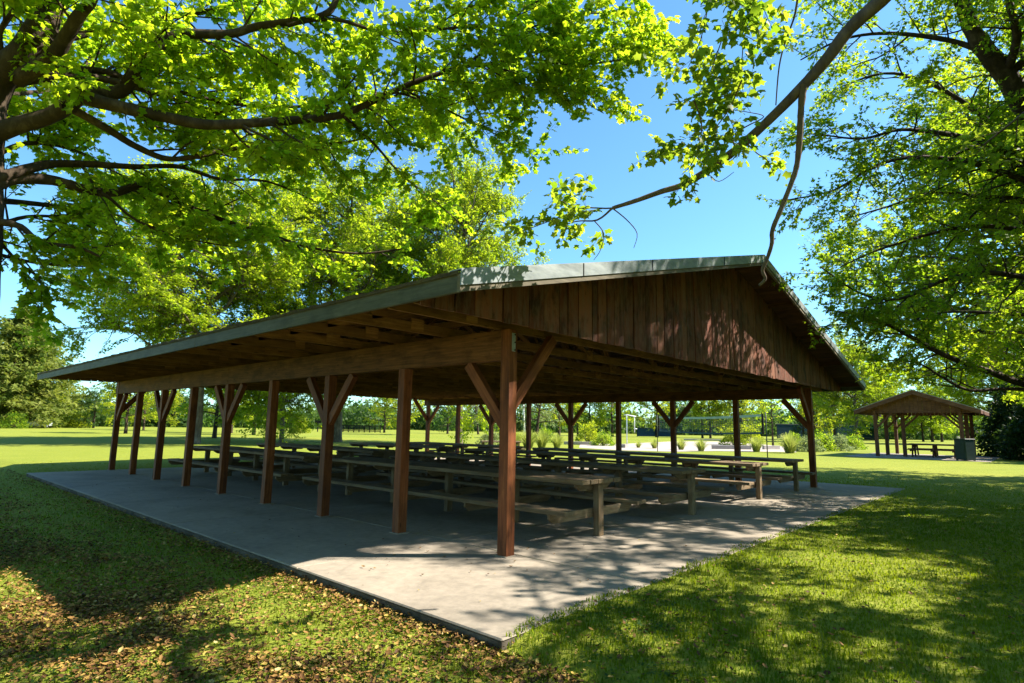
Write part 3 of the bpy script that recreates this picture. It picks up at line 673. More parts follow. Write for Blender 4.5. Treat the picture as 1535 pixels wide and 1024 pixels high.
for pxs, d0, d1, r0 in (([(1690, 400), (1610, 280), (1535, 240), (1490, 218), (1440, 205), (1390, 197), (1345, 195), (1290, 208), (1220, 200)], 12.8, 11.5, 0.11),
                        ([(1695, 420), (1600, 305), (1535, 270), (1480, 252), (1440, 240), (1365, 236), (1310, 250), (1250, 285), (1180, 300)], 12.9, 12.0, 0.10),
                        ([(1705, 450), (1600, 330), (1535, 300), (1470, 295), (1400, 288), (1330, 310), (1260, 330)], 12.9, 13.5, 0.08),
                        ([(1730, 610), (1620, 590), (1535, 575), (1493, 561), (1415, 532), (1340, 491), (1293, 473), (1240, 465)], 13.0, 12.5, 0.13),
                        ([(1715, 500), (1600, 430), (1532, 415), (1473, 409), (1415, 420), (1348, 448), (1290, 440), (1230, 400)], 12.9, 12.2, 0.09),
                        ([(1720, 620), (1600, 590), (1512, 583), (1454, 585), (1415, 567), (1375, 544), (1330, 540)], 13.0, 12.8, 0.06),
                        ([(1660, 330), (1560, 250), (1440, 150), (1340, 110), (1260, 130)], 12.7, 13.5, 0.10),
                        ([(1480, 80), (1420, 60), (1330, 50), (1260, 60), (1200, 90)], 11.9, 12.6, 0.07),
                        ([(1430, -40), (1370, -60), (1300, -40), (1240, 0)], 11.8, 12.4, 0.06),
                        ([(1690, 380), (1560, 350), (1450, 340), (1330, 370), (1260, 400)], 12.8, 14.5, 0.09),
                        ([(1700, 400), (1600, 200), (1520, 60), (1480, -60)], 12.8, 14.5, 0.10),
                        ([(1720, 520), (1600, 480), (1500, 470), (1400, 470), (1330, 500)], 13.0, 15.5, 0.09)):
    T.limb(LP(pxs, d0, d1), r0, 0.013, 1.8, 8, 6, 0.2)
for q in range(10):                                    # near side and right side of the crown
    a = q*0.63-0.5; st_ = np.array(tk[3+q % 5]); L = T.rn.uniform(4.5, 6.5)
    d = HR*cos(a)*0.9-HF*(abs(sin(a))*0.8)+np.array([0, 0, 0.42])
    p = T.path(st_, d, L); T.limb(p[::4], 0.10, 0.015, 1.9, 6, 3)
o = tree_thing('shade_tree', 'large leafy tree on the right with low limbs hanging over the lawn', tb)
part_world('trunk', T.wood_mesh('shade_wood', M_BARK), o)
part_world('crown', T.crown_mesh('shade_leaves', M_LEAFR, TRI3, TRI3_T), o)
print('right leaves', sum(len(a) for a in T.P))

# ------------------------------------------------------------------ trees of the park
def park_tree(seed, H, trunk_h, spread, r0, leaf, nl, levels=2, lean=0.0, shape=1.0, gaps=(0.5, 0.28), twig=(0.7, 1.4), leafgap=0.11, tpl=TRI3, tri=TRI3_T):
    T = Tree(seed, clump=0.15*H, leaf=leaf, leafgap=leafgap, seg=max(0.3, H*0.035), wander=0.14, droop=-0.01, flat=0.35, gaps=gaps, twig=twig, jit=0.6, levels=levels)
    tp_ = [np.zeros(3)]
    for z in np.linspace(0.12, 1, 7): tp_.append(np.array([lean*z*H*0.2+T.rn.normal(0, 0.012*H)*z, T.rn.normal(0, 0.012*H)*z, z*H*0.86]))
    T.limb(tp_, r0, r0*0.12, spread*0.3, 8, 4, 0.75)
    for q in range(nl):
        z = trunk_h+(H*0.8-trunk_h)*(q/(nl-1))**0.9; f = (z-trunk_h)/(H-trunk_h); a = q*2.39996+T.rn.uniform(-0.4, 0.4)
        L = spread*(1.0-0.62*f**1.3*shape)*T.rn.uniform(0.72, 1.12)*(0.8 if f < 0.08 else 1)
        d = np.array([cos(a), sin(a), 0.22+0.75*f]); k = z/(H*0.86)
        p0 = np.array([lean*k*H*0.2, 0, z-0.15*r0]); p = T.path(p0, d, L)
        T.limb(p[::3] if len(p) > 6 else p, r0*0.38*(1-0.5*f), 0.02, L*0.42, 6, 2, 0.22)
    return T.wood_mesh('tree_wood', M_BARK), T, tpl, tri
protos = {}
def proto(key, mat, barkm=M_BARK, **kw):
    w, T, tpl, tri = park_tree(**kw); w.materials[0] = barkm
    protos[key] = (w, T.crown_mesh('tree_leaves', mat, tpl, tri)); print(key, sum(len(a) for a in T.P))
proto('great', M_LEAFG, M_BARKP, seed=101, H=20.5, trunk_h=4.8, spread=10.5, r0=0.37, leaf=0.21, nl=60, gaps=(0.33, 0.17), twig=(0.8, 1.6), leafgap=0.05)
proto('round', M_LEAFY, M_BARK, seed=102, H=10, trunk_h=2.0, spread=4.8, r0=0.24, leaf=0.34, nl=22, gaps=(0.40, 0.22), leafgap=0.075)
proto('tall', M_LEAFG, M_BARK, seed=103, H=13, trunk_h=2.4, spread=5.2, r0=0.27, leaf=0.34, nl=24, gaps=(0.40, 0.22), leafgap=0.075)
proto('slim', M_LEAF, M_BARK, seed=104, H=7, trunk_h=2.2, spread=2.7, r0=0.11, leaf=0.21, nl=18, gaps=(0.3, 0.18), twig=(0.4, 0.9), leafgap=0.08)
proto('dark', M_LEAFD, M_BARK, seed=105, H=11, trunk_h=1.6, spread=5.0, r0=0.32, leaf=0.32, nl=26, gaps=(0.40, 0.22), leafgap=0.075)
proto('silver', M_LEAFS, M_BARK, seed=106, H=9, trunk_h=2.0, spread=4.6, r0=0.24, leaf=0.24, nl=20, gaps=(0.40, 0.22), leafgap=0.075, lean=0.5)
def place_tree(key, name, label, p, scale, rz, group=None, cat='tree', sz=None):
    w, c = protos[key]; o = thing(name, label, cat, (p[0], p[1], float(ground_z(p[0], p[1]))-0.04), rz, group)
    o.scale = (scale, scale, sz or scale); put('trunk', w, o); put('crown', c, o); return o
GP = 'park trees across the lawn'
PT = [('great', 'broad_tree', 'tall broad tree with a pale trunk behind the left end of the pavilion', (292, 665), 1.1, 0.6),
      ('great', 'broad_tree', 'wide tree with a pale forked trunk seen under the left beam between the posts', (421, 664), 0.62, 2.2),
      ('tall', 'broad_tree', 'tree with a thin dark trunk just right of the pale trunked tree', (321, 657), 0.85, 1.1),
      ('round', 'broad_tree', 'round tree with a short dark trunk far behind the thin trunked tree', (346, 649), 1.1, 4.0),
      ('great', 'broad_tree', 'tall bright tree with a leaning trunk behind the third braced post on the left', (505, 662.5), 1.32, 3.9),
      ('round', 'broad_tree', 'bright tree with a straight dark trunk seen left of the second post from the corner', (576, 648), 1.0, 0.3),
      ('dark', 'broad_tree', 'dark green tree alone on the lawn behind the back left corner of the pavilion', (671, 646), 0.8, 0.9),
      ('silver', 'broad_tree', 'greyish green tree with a leaning trunk seen just left of the corner post', (717, 650), 1.0, 2.5),
      ('silver', 'broad_tree', 'silvery tree with dark twin trunks seen right of the corner post', (803, 657), 1.15, 5.2),
      ('tall', 'broad_tree', 'deep green tree behind the middle post of the far row', (866, 651), 0.9, 0.2),
      ('tall', 'broad_tree', 'tree with a dark straight trunk left of the white frame', (884, 651), 1.0, 1.9),
      ('round', 'broad_tree', 'yellow green tree spreading behind the white frame', (985, 652), 1.25, 3.0),
      ('tall', 'broad_tree', 'thick trunked tree behind the middle of the volleyball net', (1053, 655), 0.9, 4.1),
      ('round', 'broad_tree', 'low forked tree right beside the thick trunked tree behind the net', (1065, 654), 1.1, 5.5),
      ('slim', 'young_tree', 'slim young tree standing between the volleyball net and the far corner post', (1159, 669), 1.15, 0.7),
      ('dark', 'broad_tree', 'dark tree behind the slim young tree and the far corner post', (1205, 656), 0.75, 2.0),
      ('round', 'broad_tree', 'bright yellow green tree just left of the small shelter', (1252, 656), 1.35, 1.2),
      ('round', 'broad_tree', 'yellow tree rising behind the small shelter roof', (1330, 659), 1.5, 3.3),
      ('tall', 'broad_tree', 'tall tree standing far behind the right side of the small shelter', (1412, 660), 0.95, 0.8),
      ('tall', 'broad_tree', 'tree with a dark trunk seen between the shelter posts', (1384, 660), 0.85, 2.9),
      ('dark', 'broad_tree', 'dense dark tree at the left edge of the far treeline beside the roof corner', (140, 641), 0.75, 2.4),
      ('tall', 'broad_tree', 'mid green tree standing behind the last left post of the pavilion', (215, 645), 0.75, 3.9),
      ('round', 'broad_tree', 'pale green tree low behind the left posts', (246, 646), 0.8, 5.0)]
PT += [('great', 'broad_tree', 'tall sunny tree rising behind the right side of the small shelter', (1500, 668), 0.95, 1.4),
       ('great', 'broad_tree', 'high sunny tree crown between the big pavilion roof corner and the small shelter', (1285, 663.5), 0.85, 4.6),
       ('round', 'broad_tree', 'yellow green tree behind the first plain post left of the corner', (612, 652), 1.15, 1.7),
       ('tall', 'broad_tree', 'bright tree between the two forked trees on the left lawn', (380, 652), 0.95, 0.4),
       ('round', 'broad_tree', 'wide yellow green tree left of the braced middle post of the far row', (838, 655), 1.2, 2.2),
       ('tall', 'broad_tree', 'tree behind the sixth far post, between the white frame and the bush', (918, 653), 1.0, 3.6),
       ('round', 'broad_tree', 'bright yellow tree above the right end of the volleyball net', (1112, 658), 1.25, 0.9),
       ('round', 'broad_tree', 'yellow green tree between the slim young tree and the tree left of the small shelter', (1222, 660), 1.15, 4.4),
       ('tall', 'broad_tree', 'green tree seen through the gap under the small shelter roof', (1398, 662), 1.0, 5.0),
       ('round', 'broad_tree', 'bright tree in the gap between the last left posts', (188, 650), 0.95, 3.1)]
for key, nm, lab, (x, y), sc, rz in PT:
    p = onground(x, y)
    place_tree(key, nm, lab, p, sc, rz, GP if nm == 'broad_tree' else None)
p = onground(688, 667.5); place_tree('great', 'broad_tree', 'tall sunny tree straight behind the pavilion, its trunk behind a far post', p, 0.96, 5.5, GP, sz=1.28)
place_tree('round', 'yellow_tree', 'small yellow tree with a pale trunk beside the conifer at far left', onground(78, 641), 0.75, 0.5)
# trees to the right of the picture that shade the lawn between the shelters; unseen ones left and behind added to block the sky
for x_, z_, k_, s_, rz_, lab in ((23.5, 8.5, 'tall', 0.9, 1.0, 'mid green tree out on the right lawn beyond the big shade tree'), (30.0, 20.0, 'tall', 1.1, 2.0, 'tall green tree on the far right near the dark hedge'), (18.5, 6.3, 'tall', 0.95, 0.2, 'mid sized tree on the right lawn nearest the camera side'),
        (13.5, 4.6, 'tall', 0.8, 2.2, 'smaller tree on the right lawn beside the viewer'), (16.0, 9.4, 'tall', 0.85, 4.1, 'leafy tree on the right lawn close behind the big shade tree'), (19.5, 10.0, 'tall', 1.0, 3.0, 'tree on the right lawn, second from the big shade tree'), (19.3, 20.5, 'great', 0.8, 0.9, 'broad tree on the right lawn behind the big shade tree, before the hedge'), (22.5, 13.0, 'round', 1.3, 1.1, 'wide round tree on the right lawn past the big shade tree'),
        (17.0, 6.6, 'great', 0.55, 1.9, 'dense tree on the right lawn between the viewer and the big shade tree'), (13.2, 3.2, 'great', 0.5, 4.0, 'dense low tree on the right lawn nearest the overhanging bough'),
        (-17, -2, 'great', 0.8, 0.3, 'unseen big tree added left of the broad maple to block the sky'), (-7, -12.5, 'great', 0.85, 2.0, 'unseen big tree added behind the viewer, toward the left, to block the sky'), (5, -15, 'great', 0.85, 3.4, 'unseen big tree added straight behind the viewer to block the sky'), (18, -11, 'great', 0.8, 5.1, 'unseen big tree added behind the viewer, toward the right, to block the sky')):
    p = CAM+HR*x_+HF*z_; place_tree(k_, 'lawn_tree', lab, p, s_, rz_)

# conifers
def conifer(seed, H, spread, n, leaf, mat):
    rn = np.random.default_rng(seed); T = Tree(seed); pts = [np.array([rn.normal(0, 0.05), rn.normal(0, 0.05), z]) for z in np.linspace(0, H, 8)]
    T.limb(pts, H*0.02, 0.03, kids=False, sides=7, smooth=2); P, Hd, Nm, Sz, Cc = [], [], [], [], []
    for q in range(n):
        f = (q/(n-1))**0.85; z = max(0.6, min(H, H*(0.05+0.95*f)+rn.normal(0, 0.5))); a = q*2.39996+rn.normal(0, 0.3); L = spread*(1-f)**0.62*rn.uniform(0.45, 1.15)+0.2; tl = rn.uniform(-0.15, 0.45)
        m = max(3, int(L/0.5)); d = np.array([cos(a), sin(a), 0]); br = []
        for i in range(m+1):
            u = i/m; br.append(np.array([0, 0, z])+d*L*u+np.array([0, 0, -0.18*L*u+tl*L*u*u]))
        br = np.array(br); T.tubes.append((br, np.linspace(0.05, 0.012, m+1), 4))
        k = int(8+L*9); u = rn.uniform(0.15, 1, k)*m; i = np.minimum(u.astype(int), m-1); fr = (u-i)[:, None]
        p = br[i]*(1-fr)+br[i+1]*fr; w = 0.32*L*(1.05-u/m); s = np.array([-sin(a), cos(a), 0]); off = rn.uniform(-1, 1, k)*w
        p = p+s*off[:, None]*0.7+rn.normal(0, 0.28, (k, 3)); P.append(p)
        Hd.append(d*0.9+s*np.sign(off)[:, None]*0.8+np.array([0, 0, -0.25])+rn.normal(0, 0.25, (k, 3))); Nm.append(np.array([0, 0, 0.8])+rn.normal(0, 0.8, (k, 3)))
        Sz.append(leaf*rn.uniform(0.6, 1.3, k)); Cc.append(np.clip(rn.normal(0.5, 0.2)+rn.normal(0, 0.2, k), 0, 1))
    cat_ = np.concatenate
    return T.wood_mesh('conifer_wood', M_BARK), leaf_mesh('conifer_needles', cat_(P), cat_(Hd), cat_(Nm), cat_(Sz), mat, TRI3, TRI3_T, cat_(Cc))
protos['fir'] = conifer(201, 21.5, 11.5, 340, 0.8, M_NEEDLE)
p = onground(14, 641); s_ = 1.0
place_tree('fir', 'conifer', 'broad dense conifer at the far left edge of the lawn', p, 1.0, 0.0)
place_tree('fir', 'conifer', 'second conifer standing close behind the broad one at far left', p+HF*14-HR*9, 1.0, 1.7)

# far woodland: one mass
rn = np.random.default_rng(5); P, Hd, Nm, Sz, Cc = [], [], [], [], []
for q in range(240):
    a = -1.0+2.0*q/239+rn.normal(0, 0.012); d = rn.uniform(175, 230); h = rn.uniform(6, 12)*(1.25 if a > 0.25 else 1.0)
    c = CAM+(HR*sin(a)+HF*cos(a))*d; k = 420; u = rn.normal(0, 1, (k, 3)); u /= np.linalg.norm(u, axis=1)[:, None]; u *= rn.uniform(0.55, 1, (k, 1))
    u[:, 2] = np.abs(u[:, 2])*0.95+0.0; bump_ = 1+0.18*np.sin(u[:, 0:1]*7+q)+0.15*np.sin(u[:, 1:2]*6+2*q)
    p = np.array([c[0], c[1], 0.0])+u*np.array([6.0, 6.0, h])*bump_; P.append(p); Hd.append(rn.normal(0, 1, (k, 3))+np.array([0, 0, -0.3])); Nm.append(u+rn.normal(0, 0.4, (k, 3)))
    Sz.append(rn.uniform(0.7, 1.7, k)); Cc.append(np.clip(rn.normal(0.5, 0.25)+rn.normal(0, 0.15, k), 0, 1))
fw = put('distant_woodland', leaf_mesh('woodland', np.concatenate(P), np.concatenate(Hd), np.concatenate(Nm), np.concatenate(Sz), M_LEAFW, TRI3, TRI3_T, np.concatenate(Cc)))
tag(fw, 'dark band of woodland closing the far side of the lawn', 'woodland', None, 'stuff')

# ------------------------------------------------------------------ hedge shrubs, bushes, ornamental grasses
def bush_mesh(seed, rx, rz_, k, leaf, mat, stems=24):
    rn = np.random.default_rng(seed); T = Tree(seed, leaf=leaf)
    for q in range(stems):
        a = rn.uniform(0, 6.28); e = np.array([cos(a)*rx*rn.uniform(0.2, 0.85), sin(a)*rx*rn.uniform(0.2, 0.85), rz_*rn.uniform(0.5, 0.95)])
        T.tubes.append((np.array([[e[0]*0.1, e[1]*0.1, 0], [e[0]*0.45, e[1]*0.45, e[2]*0.5], e]), np.array([0.02, 0.014, 0.005])*max(1, rx), 4))
    u = rn.normal(0, 1, (k, 3)); u /= np.linalg.norm(u, axis=1)[:, None]; u[:, 2] = np.abs(u[:, 2])
    lump = 1+0.22*np.sin(u[:, 0]*5+seed)*np.sin(u[:, 1]*6+2*seed)+0.15*np.sin(u[:, 2]*9)
    rad = rn.uniform(0.35, 1, k)**0.5*lump
    P = u*rad[:, None]*np.array([rx, rx, rz_]); P[:, 2] = np.maximum(P[:, 2], 0.02)
    return T.wood_mesh('bush_stems', M_BARK), leaf_mesh('bush_leaves', P, u+rn.normal(0, 0.6, (k, 3)), u*0.5+np.array([0, 0, 0.6])+rn.normal(0, 0.5, (k, 3)), leaf*rn.uniform(0.6, 1.3, k), mat, TRI3, TRI3_T)
protos['hedge'] = bush_mesh(301, 2.4, 5.2, 9000, 0.30, M_HEDGE)
protos['bush'] = bush_mesh(302, 1.0, 1.1, 1500, 0.15, M_LEAFS)
protos['bush2'] = bush_mesh(303, 1.0, 1.2, 1500, 0.15, M_LEAFB)
protos['bush3'] = bush_mesh(304, 1.2, 1.7, 1800, 0.17, M_LEAFY)
def plume_mesh(seed, H, k):
    rn = np.random.default_rng(seed); V = []; Q = []; C = []; n = 0
    for q in range(k):
        a = rn.uniform(0, 6.28); lean = abs(rn.normal(0, 0.42)); h = H*rn.uniform(0.55, 1.05); d = np.array([cos(a), sin(a), 0]); s = np.array([-sin(a), cos(a), 0]); w = 0.017*rn.uniform(0.7, 1.5)
        p0 = d*rn.uniform(0, 0.16)*H
        for t in (0, 0.4, 0.75, 1.0):
            p = p0+d*lean*h*t**1.8+np.array([0, 0, h*(t-0.22*lean*t*t*1.5)]); ww = w*(1-t*0.85); V += [p-s*ww, p+s*ww]
        for i in range(3): Q.append((n+2*i, n+2*i+1, n+2*i+3, n+2*i+2))
        n += 8; C += [rn.random()]*8
    return mesh_np('plume_blades', np.array(V), None, np.array(Q), M_PLUME, np.array(C))
PLM = plume_mesh(7, 1.2, 520)
G1 = 'clumps of ornamental grass by the sand court'
PL = [((1051, 676), 0.85, 'round clump of ornamental grass before the net, left of the pale timber'), ((1134, 677), 1.05, 'clump of ornamental grass at the right end of the pale timber'), ((1184, 679), 1.35, 'large bright grass clump just left of the far corner post'),
      ((981, 672), 0.7, 'small grass clump on the sand, right of the white frame'), ((1021, 674), 0.8, 'grass clump beside the sixth far post of the pavilion'), ((957, 671), 0.5, 'smallest grass clump beside the foot of the white frame'),
      ((770, 672), 1.1, 'tall pale grass clump just right of the corner post'), ((792, 672), 1.3, 'broad pale grass clump between the corner post and the middle far post'), ((812, 671), 1.25, 'pale grass clump seen left of the braced middle post'), ((835, 671), 1.0, 'grass clump at the left end of the upper timber edge')]
for (xy, s, lab) in PL:
    p = onground(*xy); o = tag(put('ornamental_grass', PLM), lab, 'ornamental grass', G1); o.location = (p[0], p[1], float(ground_z(p[0], p[1]))-0.02); o.scale = (s*1.15, s*1.15, s); o.rotation_euler = (0, 0, s*7)
BU = [('bush', (1213, 677), 1.0, 'greyish shrub right behind the far corner post'), ('bush2', (1232, 676), 1.15, 'green shrub second from the far corner post in the bed'), ('bush', (1256, 676), 1.1, 'silvery shrub near the right end of the planting bed'), ('bush2', (1281, 674), 0.95, 'last shrub at the right end of the planting bed'),
      ('bush3', (1100, 668), 1.1, 'yellow green bush left of the fifth far post behind the timber'), ('bush3', (1126, 664), 1.3, 'wide leafy bush under the right end of the volleyball net'), ('bush2', (1190, 664), 1.1, 'taller bush behind the large bright grass clump'), ('bush3', (1226, 663), 1.1, 'tall bush at the back of the bed right of the far corner post'), ('bush', (1262, 662), 1.0, 'reddish tipped bush at the back right of the bed'),
      ('bush3', (882, 664), 1.2, 'bright bush behind the upper timber edge'), ('bush2', (905, 668), 1.0, 'bush right of the upper timber edge, against the sixth post'), ('bush', (735, 667), 1.0, 'pale shrub left of the corner post brace'), ('bush3', (760, 660), 1.2, 'tall pale bush behind the grass clumps right of the corner post'), ('bush2', (818, 663), 1.1, 'upright shrub behind the pale grasses'),
      ('bush3', (450, 649), 1.3, 'rounded bright bush far across the lawn beside the left posts'), ('bush2', (100, 641), 2.2, 'green bush at the foot of the far treeline by the small yellow tree'), ('bush3', (118, 641), 1.8, 'lighter bush in the far treeline under the roof corner'), ('bush2', (20, 642), 2.0, 'bush under the far left conifer')]
for (key, xy, s, lab) in BU:
    w, c = protos[key]; p = onground(*xy); o = thing('shrub', lab, 'shrub', (p[0], p[1], float(ground_z(p[0], p[1]))-0.02), s*9, 'shrubs of the planting beds' if xy[0] > 700 else None)
    o.scale = (s, s, s); put('stems', w, o); put('foliage', c, o)
for (x, y, s, lab) in ((44.5, -5.2, 0.95, 'dark evergreen hedge shrub just right of the small shelter'), (41.5, -7.6, 1.0, 'dark evergreen hedge shrub at the right edge of the picture'), (50.0, -4.0, 1.05, 'dark evergreen hedge shrub behind the small shelter posts'), (46.5, -8.8, 1.15, 'tallest dark evergreen shrub at the back of the hedge')):
    w, c = protos['hedge']; o = thing('hedge_shrub', lab, 'shrub', (x, y, -0.05), s*5, 'dark hedge beside the small shelter'); o.scale = (s, s, s); put('stems', w, o); put('foliage', c, o)

# ------------------------------------------------------------------ small shelter
sh = thing('small_shelter', 'small open picnic shelter with brown gable roof on the right side of the lawn', 'shelter', (40.0, 1.2, 0))
def sp(v): return (v[0]-40.0, v[1]-1.2, v[2])
SXs = (40.9, 44.3, 47.9); SYL, SYR = 3.55, -1.1; SH = 2.88
for y in (SYL, SYR):
    for i, x in enumerate(SXs):
        m = MB(); m.box(sp((x, y, SH/2)), (0.21, 0.21, SH)); q = m.build('post', M_SMALL, sh)
        b = MB(); s = 1 if y < 1 else -1
        b.bar(sp((x, y+s*0.06, SH-0.95)), sp((x, y+s*1.0, SH+0.06)), 0.11, 0.12); b.build('brace', M_SMALL, q)
        b = MB(); dx = 1 if i < 2 else -1
        b.bar(sp((x+dx*0.06, y, SH-0.8)), sp((x+dx*0.8, y, SH)), 0.11, 0.12, (0, 0, 1)); b.build('brace', M_SMALL, q)
m = MB(); m.box(sp((42.0, 2.15, SH/2)), (0.21, 0.21, SH)); q = m.build('post', M_SMALL, sh)
b = MB(); b.bar(sp((42.0, 2.08, SH-0.9)), sp((42.0, 1.15, SH)), 0.11, 0.12); b.build('brace', M_SMALL, q)
for y in (SYL, SYR):
    m = MB(); m.box(sp((44.4, y, SH+0.125)), (7.6, 0.14, 0.25)); m.build('side_beam', M_SMALL, sh)
ye0, ye1, yr_ = 4.65, -2.2, 1.22; ze, zr = 3.10, 4.40; hx0, hx1 = 40.1, 48.8
def sz_(y): return zr-(zr-ze)*abs(y-yr_)/(ye0-yr_)
for ya, yb in ((ye0, yr_+0.002), (yr_-0.002, ye1)):
    m = MB(); za, zb = sz_(ya), sz_(yb)
    m.prism([sp((0, ya, za))[1:], sp((0, yb, zb))[1:], sp((0, yb, zb-0.05))[1:], sp((0, ya, za-0.05))[1:]], hx0-40-0.02, hx1-40, 'x'); m.build('roof', M_SHINGLE2, sh)
    m = MB(); m.prism([sp((0, ya, za-0.052))[1:], sp((0, yb, zb-0.052))[1:], sp((0, yb, zb-0.30))[1:], sp((0, ya, za-0.30))[1:]], hx0-40, hx0-40+0.05, 'x'); m.build('rake_board', M_SMALL, sh)
    ye = ya if abs(ya-yr_) > 1 else yb; s = 1 if ye > 1 else -1
    m = MB(); m.box(sp(((hx0+hx1)/2+0.03, ye-s*0.03, sz_(ye)-0.16)), (hx1-hx0-0.07, 0.05, 0.2)); m.build('eave_fascia', M_SMALL, sh)
for xg in (40.72, 48.2):
    gb = MB(); y = ye0-0.25
    while y > ye1+0.25:
        y1 = y-0.24; gb.prism([sp((0, y, SH+0.03))[1:], sp((0, y1+0.012, SH+0.03))[1:], sp((0, y1+0.012, sz_(y1)-0.055))[1:], sp((0, y, sz_(y)-0.055))[1:]], xg-40, xg-40+0.03, 'x'); y = y1
    gb.build('gable_wall', M_SMALL, sh)
ps = MB(); ps.box((43.6, 1.3, -0.03), (10.4, 7.6, 0.10)); tag(ps.build('small_concrete_pad', M_CONC), 'concrete pad under the small shelter', None, None, 'structure')
def shelter_table(x, y, lab):
    t = thing('picnic_table', lab, 'picnic table', (x, y, 0.02), 0)
    m = MB()
    for i in range(5): m.box((-0.4+i*0.2, 0, 0.80), (0.185, 3.1, 0.05))
    m.build('tabletop', M_SMALL, t)
    for s in (-1, 1):
        m = MB(); m.box((s*0.78, 0, 0.47), (0.30, 3.1, 0.05)); m.build('bench_seat', M_SMALL, t)
    for yy in (-1.15, 0, 1.15):
        for s in (-1, 1):
            m = MB(); m.bar((s*0.66, yy, 0.0), (s*0.30, yy, 0.772), 0.09, 0.09, (0, 1, 0)); m.build('leg', M_SMALL, t)
        m = MB(); m.box((0, yy+0.075, 0.41), (1.85, 0.05, 0.10)); m.build('seat_support', M_SMALL, t)
shelter_table(43.0, 0.65, 'front picnic table standing inside the small shelter')
shelter_table(46.0, 0.9, 'rear picnic table half hidden behind the front one in the small shelter')
p = onground(1448, 691)
tc = thing('trash_bin', 'dark green square bin cabinet standing by the right post of the small shelter', 'bin', (p[0], p[1], -0.02), YAW*0-0.62)
m = MB(); m.box((0, 0, 0.67), (0.72, 0.72, 1.20)); m.build('body', M_DARKMETAL, tc, 0.03)
m = MB(); m.box((0, 0, 1.30), (0.77, 0.77, 0.055)); m.build('lid', M_DARKMETAL, tc, 0.015)
m = MB()
for s in (-1, 1):
    for k in (-1, 1): m.box((s*0.29, k*0.29, 0.035), (0.08, 0.08, 0.07))
m.build('feet', M_BLACK, tc)
m = MB(); m.box((-0.374, 0, 0.85), (0.022, 0.58, 0.62)); m.build('door', M_DARKMETAL, tc, 0.004)

# ------------------------------------------------------------------ sand court, timbers, nets and frame
c0 = onground(820, 664); pts = [onground(x, y) for x, y in ((868, 671), (930, 675), (1010, 677), (1075, 676), (1195, 678), (1172, 670), (1090, 662), (1010, 662), (930, 666), (870, 664))]
import bmesh
bm = bmesh.new(); vs = [bm.verts.new((q[0], q[1], 0.0)) for q in pts]; bm.faces.new(vs); bmesh.ops.triangulate(bm, faces=bm.faces); bmesh.ops.subdivide_edges(bm, edges=bm.edges, cuts=6, use_grid_fill=True)
for v in bm.verts: v.co.z = float(ground_z(v.co.x, v.co.y))+0.02
me = bpy.data.meshes.new('sand'); bm.to_mesh(me); bm.free(); me.materials.append(M_SAND); tag(put('sand_court', me), 'pale sand of the volleyball court beyond the pavilion', None, None, 'structure')
def timber(a, b, lab, h=0.28):
    A, B = onground(*a), onground(*b); o = thing('edging_timber', lab, 'timber', (A[0], A[1], float(ground_z(A[0], A[1]))), 0, 'timbers edging the sand court'); d = B-A; d[2] = 0; L = np.linalg.norm(d); u = d/L; n = max(1, int(L/2.6))
    for i in range(n):
        m = MB(); m.bar(u*(L*i/n+0.01)+np.array([0, 0, h/2]), u*(L*(i+1)/n-0.01)+np.array([0, 0, h/2]), 0.24, h); m.build('beam', M_TIMBER, o, 0.015)
timber((845, 666), (893, 667), 'pale timber at the left end of the sand court behind the braced post', 0.3)
timber((1067, 673), (1126, 674), 'long pale timber in front of the sand court left of the grass clump', 0.34)
timber((1144, 674), (1168, 674), 'short pale timber between the two right grass clumps', 0.34)
timber((1025, 660), (1090, 661), 'dark backed timber on the far side of the sand court under the net', 0.24)
nl, nr = at(988, 626, 42.0), at(1142, 622, 32.0); nl[2] = 2.43; nr[2] = 2.43
vn = thing('volleyball_net', 'volleyball net with pale top band and dark end pole over the sand court', 'net', (nr[0], nr[1], 0))
d = nl-nr; d[2] = 0; L = np.linalg.norm(d); u = d/L
sag = lambda t: -0.10*4*t*(1-t)
def strip(z, h, mat, nm):
    m = MB()
    for i in range(12):
        t0, t1 = i/12, (i+1)/12; m.bar(u*L*t0+np.array([0, 0, z+sag(t0)]), u*L*t1+np.array([0, 0, z+sag(t1)]), 0.03, h, (0, 0, 1))
    m.build(nm, mat, vn)
strip(2.43, 0.13, M_PALEBAND, 'top_band'); strip(1.47, 0.10, M_NAVY, 'bottom_band')
m = MB()
for i in range(1, 60):
    t = i/60; m.bar(u*L*t+np.array([0, 0, 1.47+sag(t)]), u*L*t+np.array([0, 0, 2.42+sag(t)]), 0.008, 0.008, (1, 0, 0))
for j in range(1, 8):
    for i in range(12):
        t0, t1 = i/12, (i+1)/12; z = 1.47+j*0.12; m.bar(u*L*t0+np.array([0, 0, z+sag(t0)]), u*L*t1+np.array([0, 0, z+sag(t1)]), 0.008, 0.008)
m.build('mesh', M_NAVY, vn)
for t, off in ((-0.004, 0.0), (1.004, 0.0)):
    m = MB(); m.bar(u*L*t+np.array([0, 0, 1.42]), u*L*t+np.array([0, 0, 2.50]), 0.10, 0.07, (1, 0, 0)); m.build('end_band', M_BLACK, vn)
    m = MB(); m.tube([u*(L*t+(0.25 if t > 0.5 else -0.25))+np.array([0, 0, -0.05]), u*(L*t+(0.25 if t > 0.5 else -0.25))+np.array([0, 0, 1.2]), u*(L*t+(0.25 if t > 0.5 else -0.25))+np.array([0, 0, 2.6])], 0.028, 10); m.build('pole', M_DARKMETAL, vn, 0, True)
p = onground(940, 671); fr = thing('metal_frame', 'tall thin white metal frame with an overhead arm beside the sand court', 'frame', (p[0], p[1], -0.03))
q = HR; hgt = 2.75; px_ = np.array([0, 0, 0.])
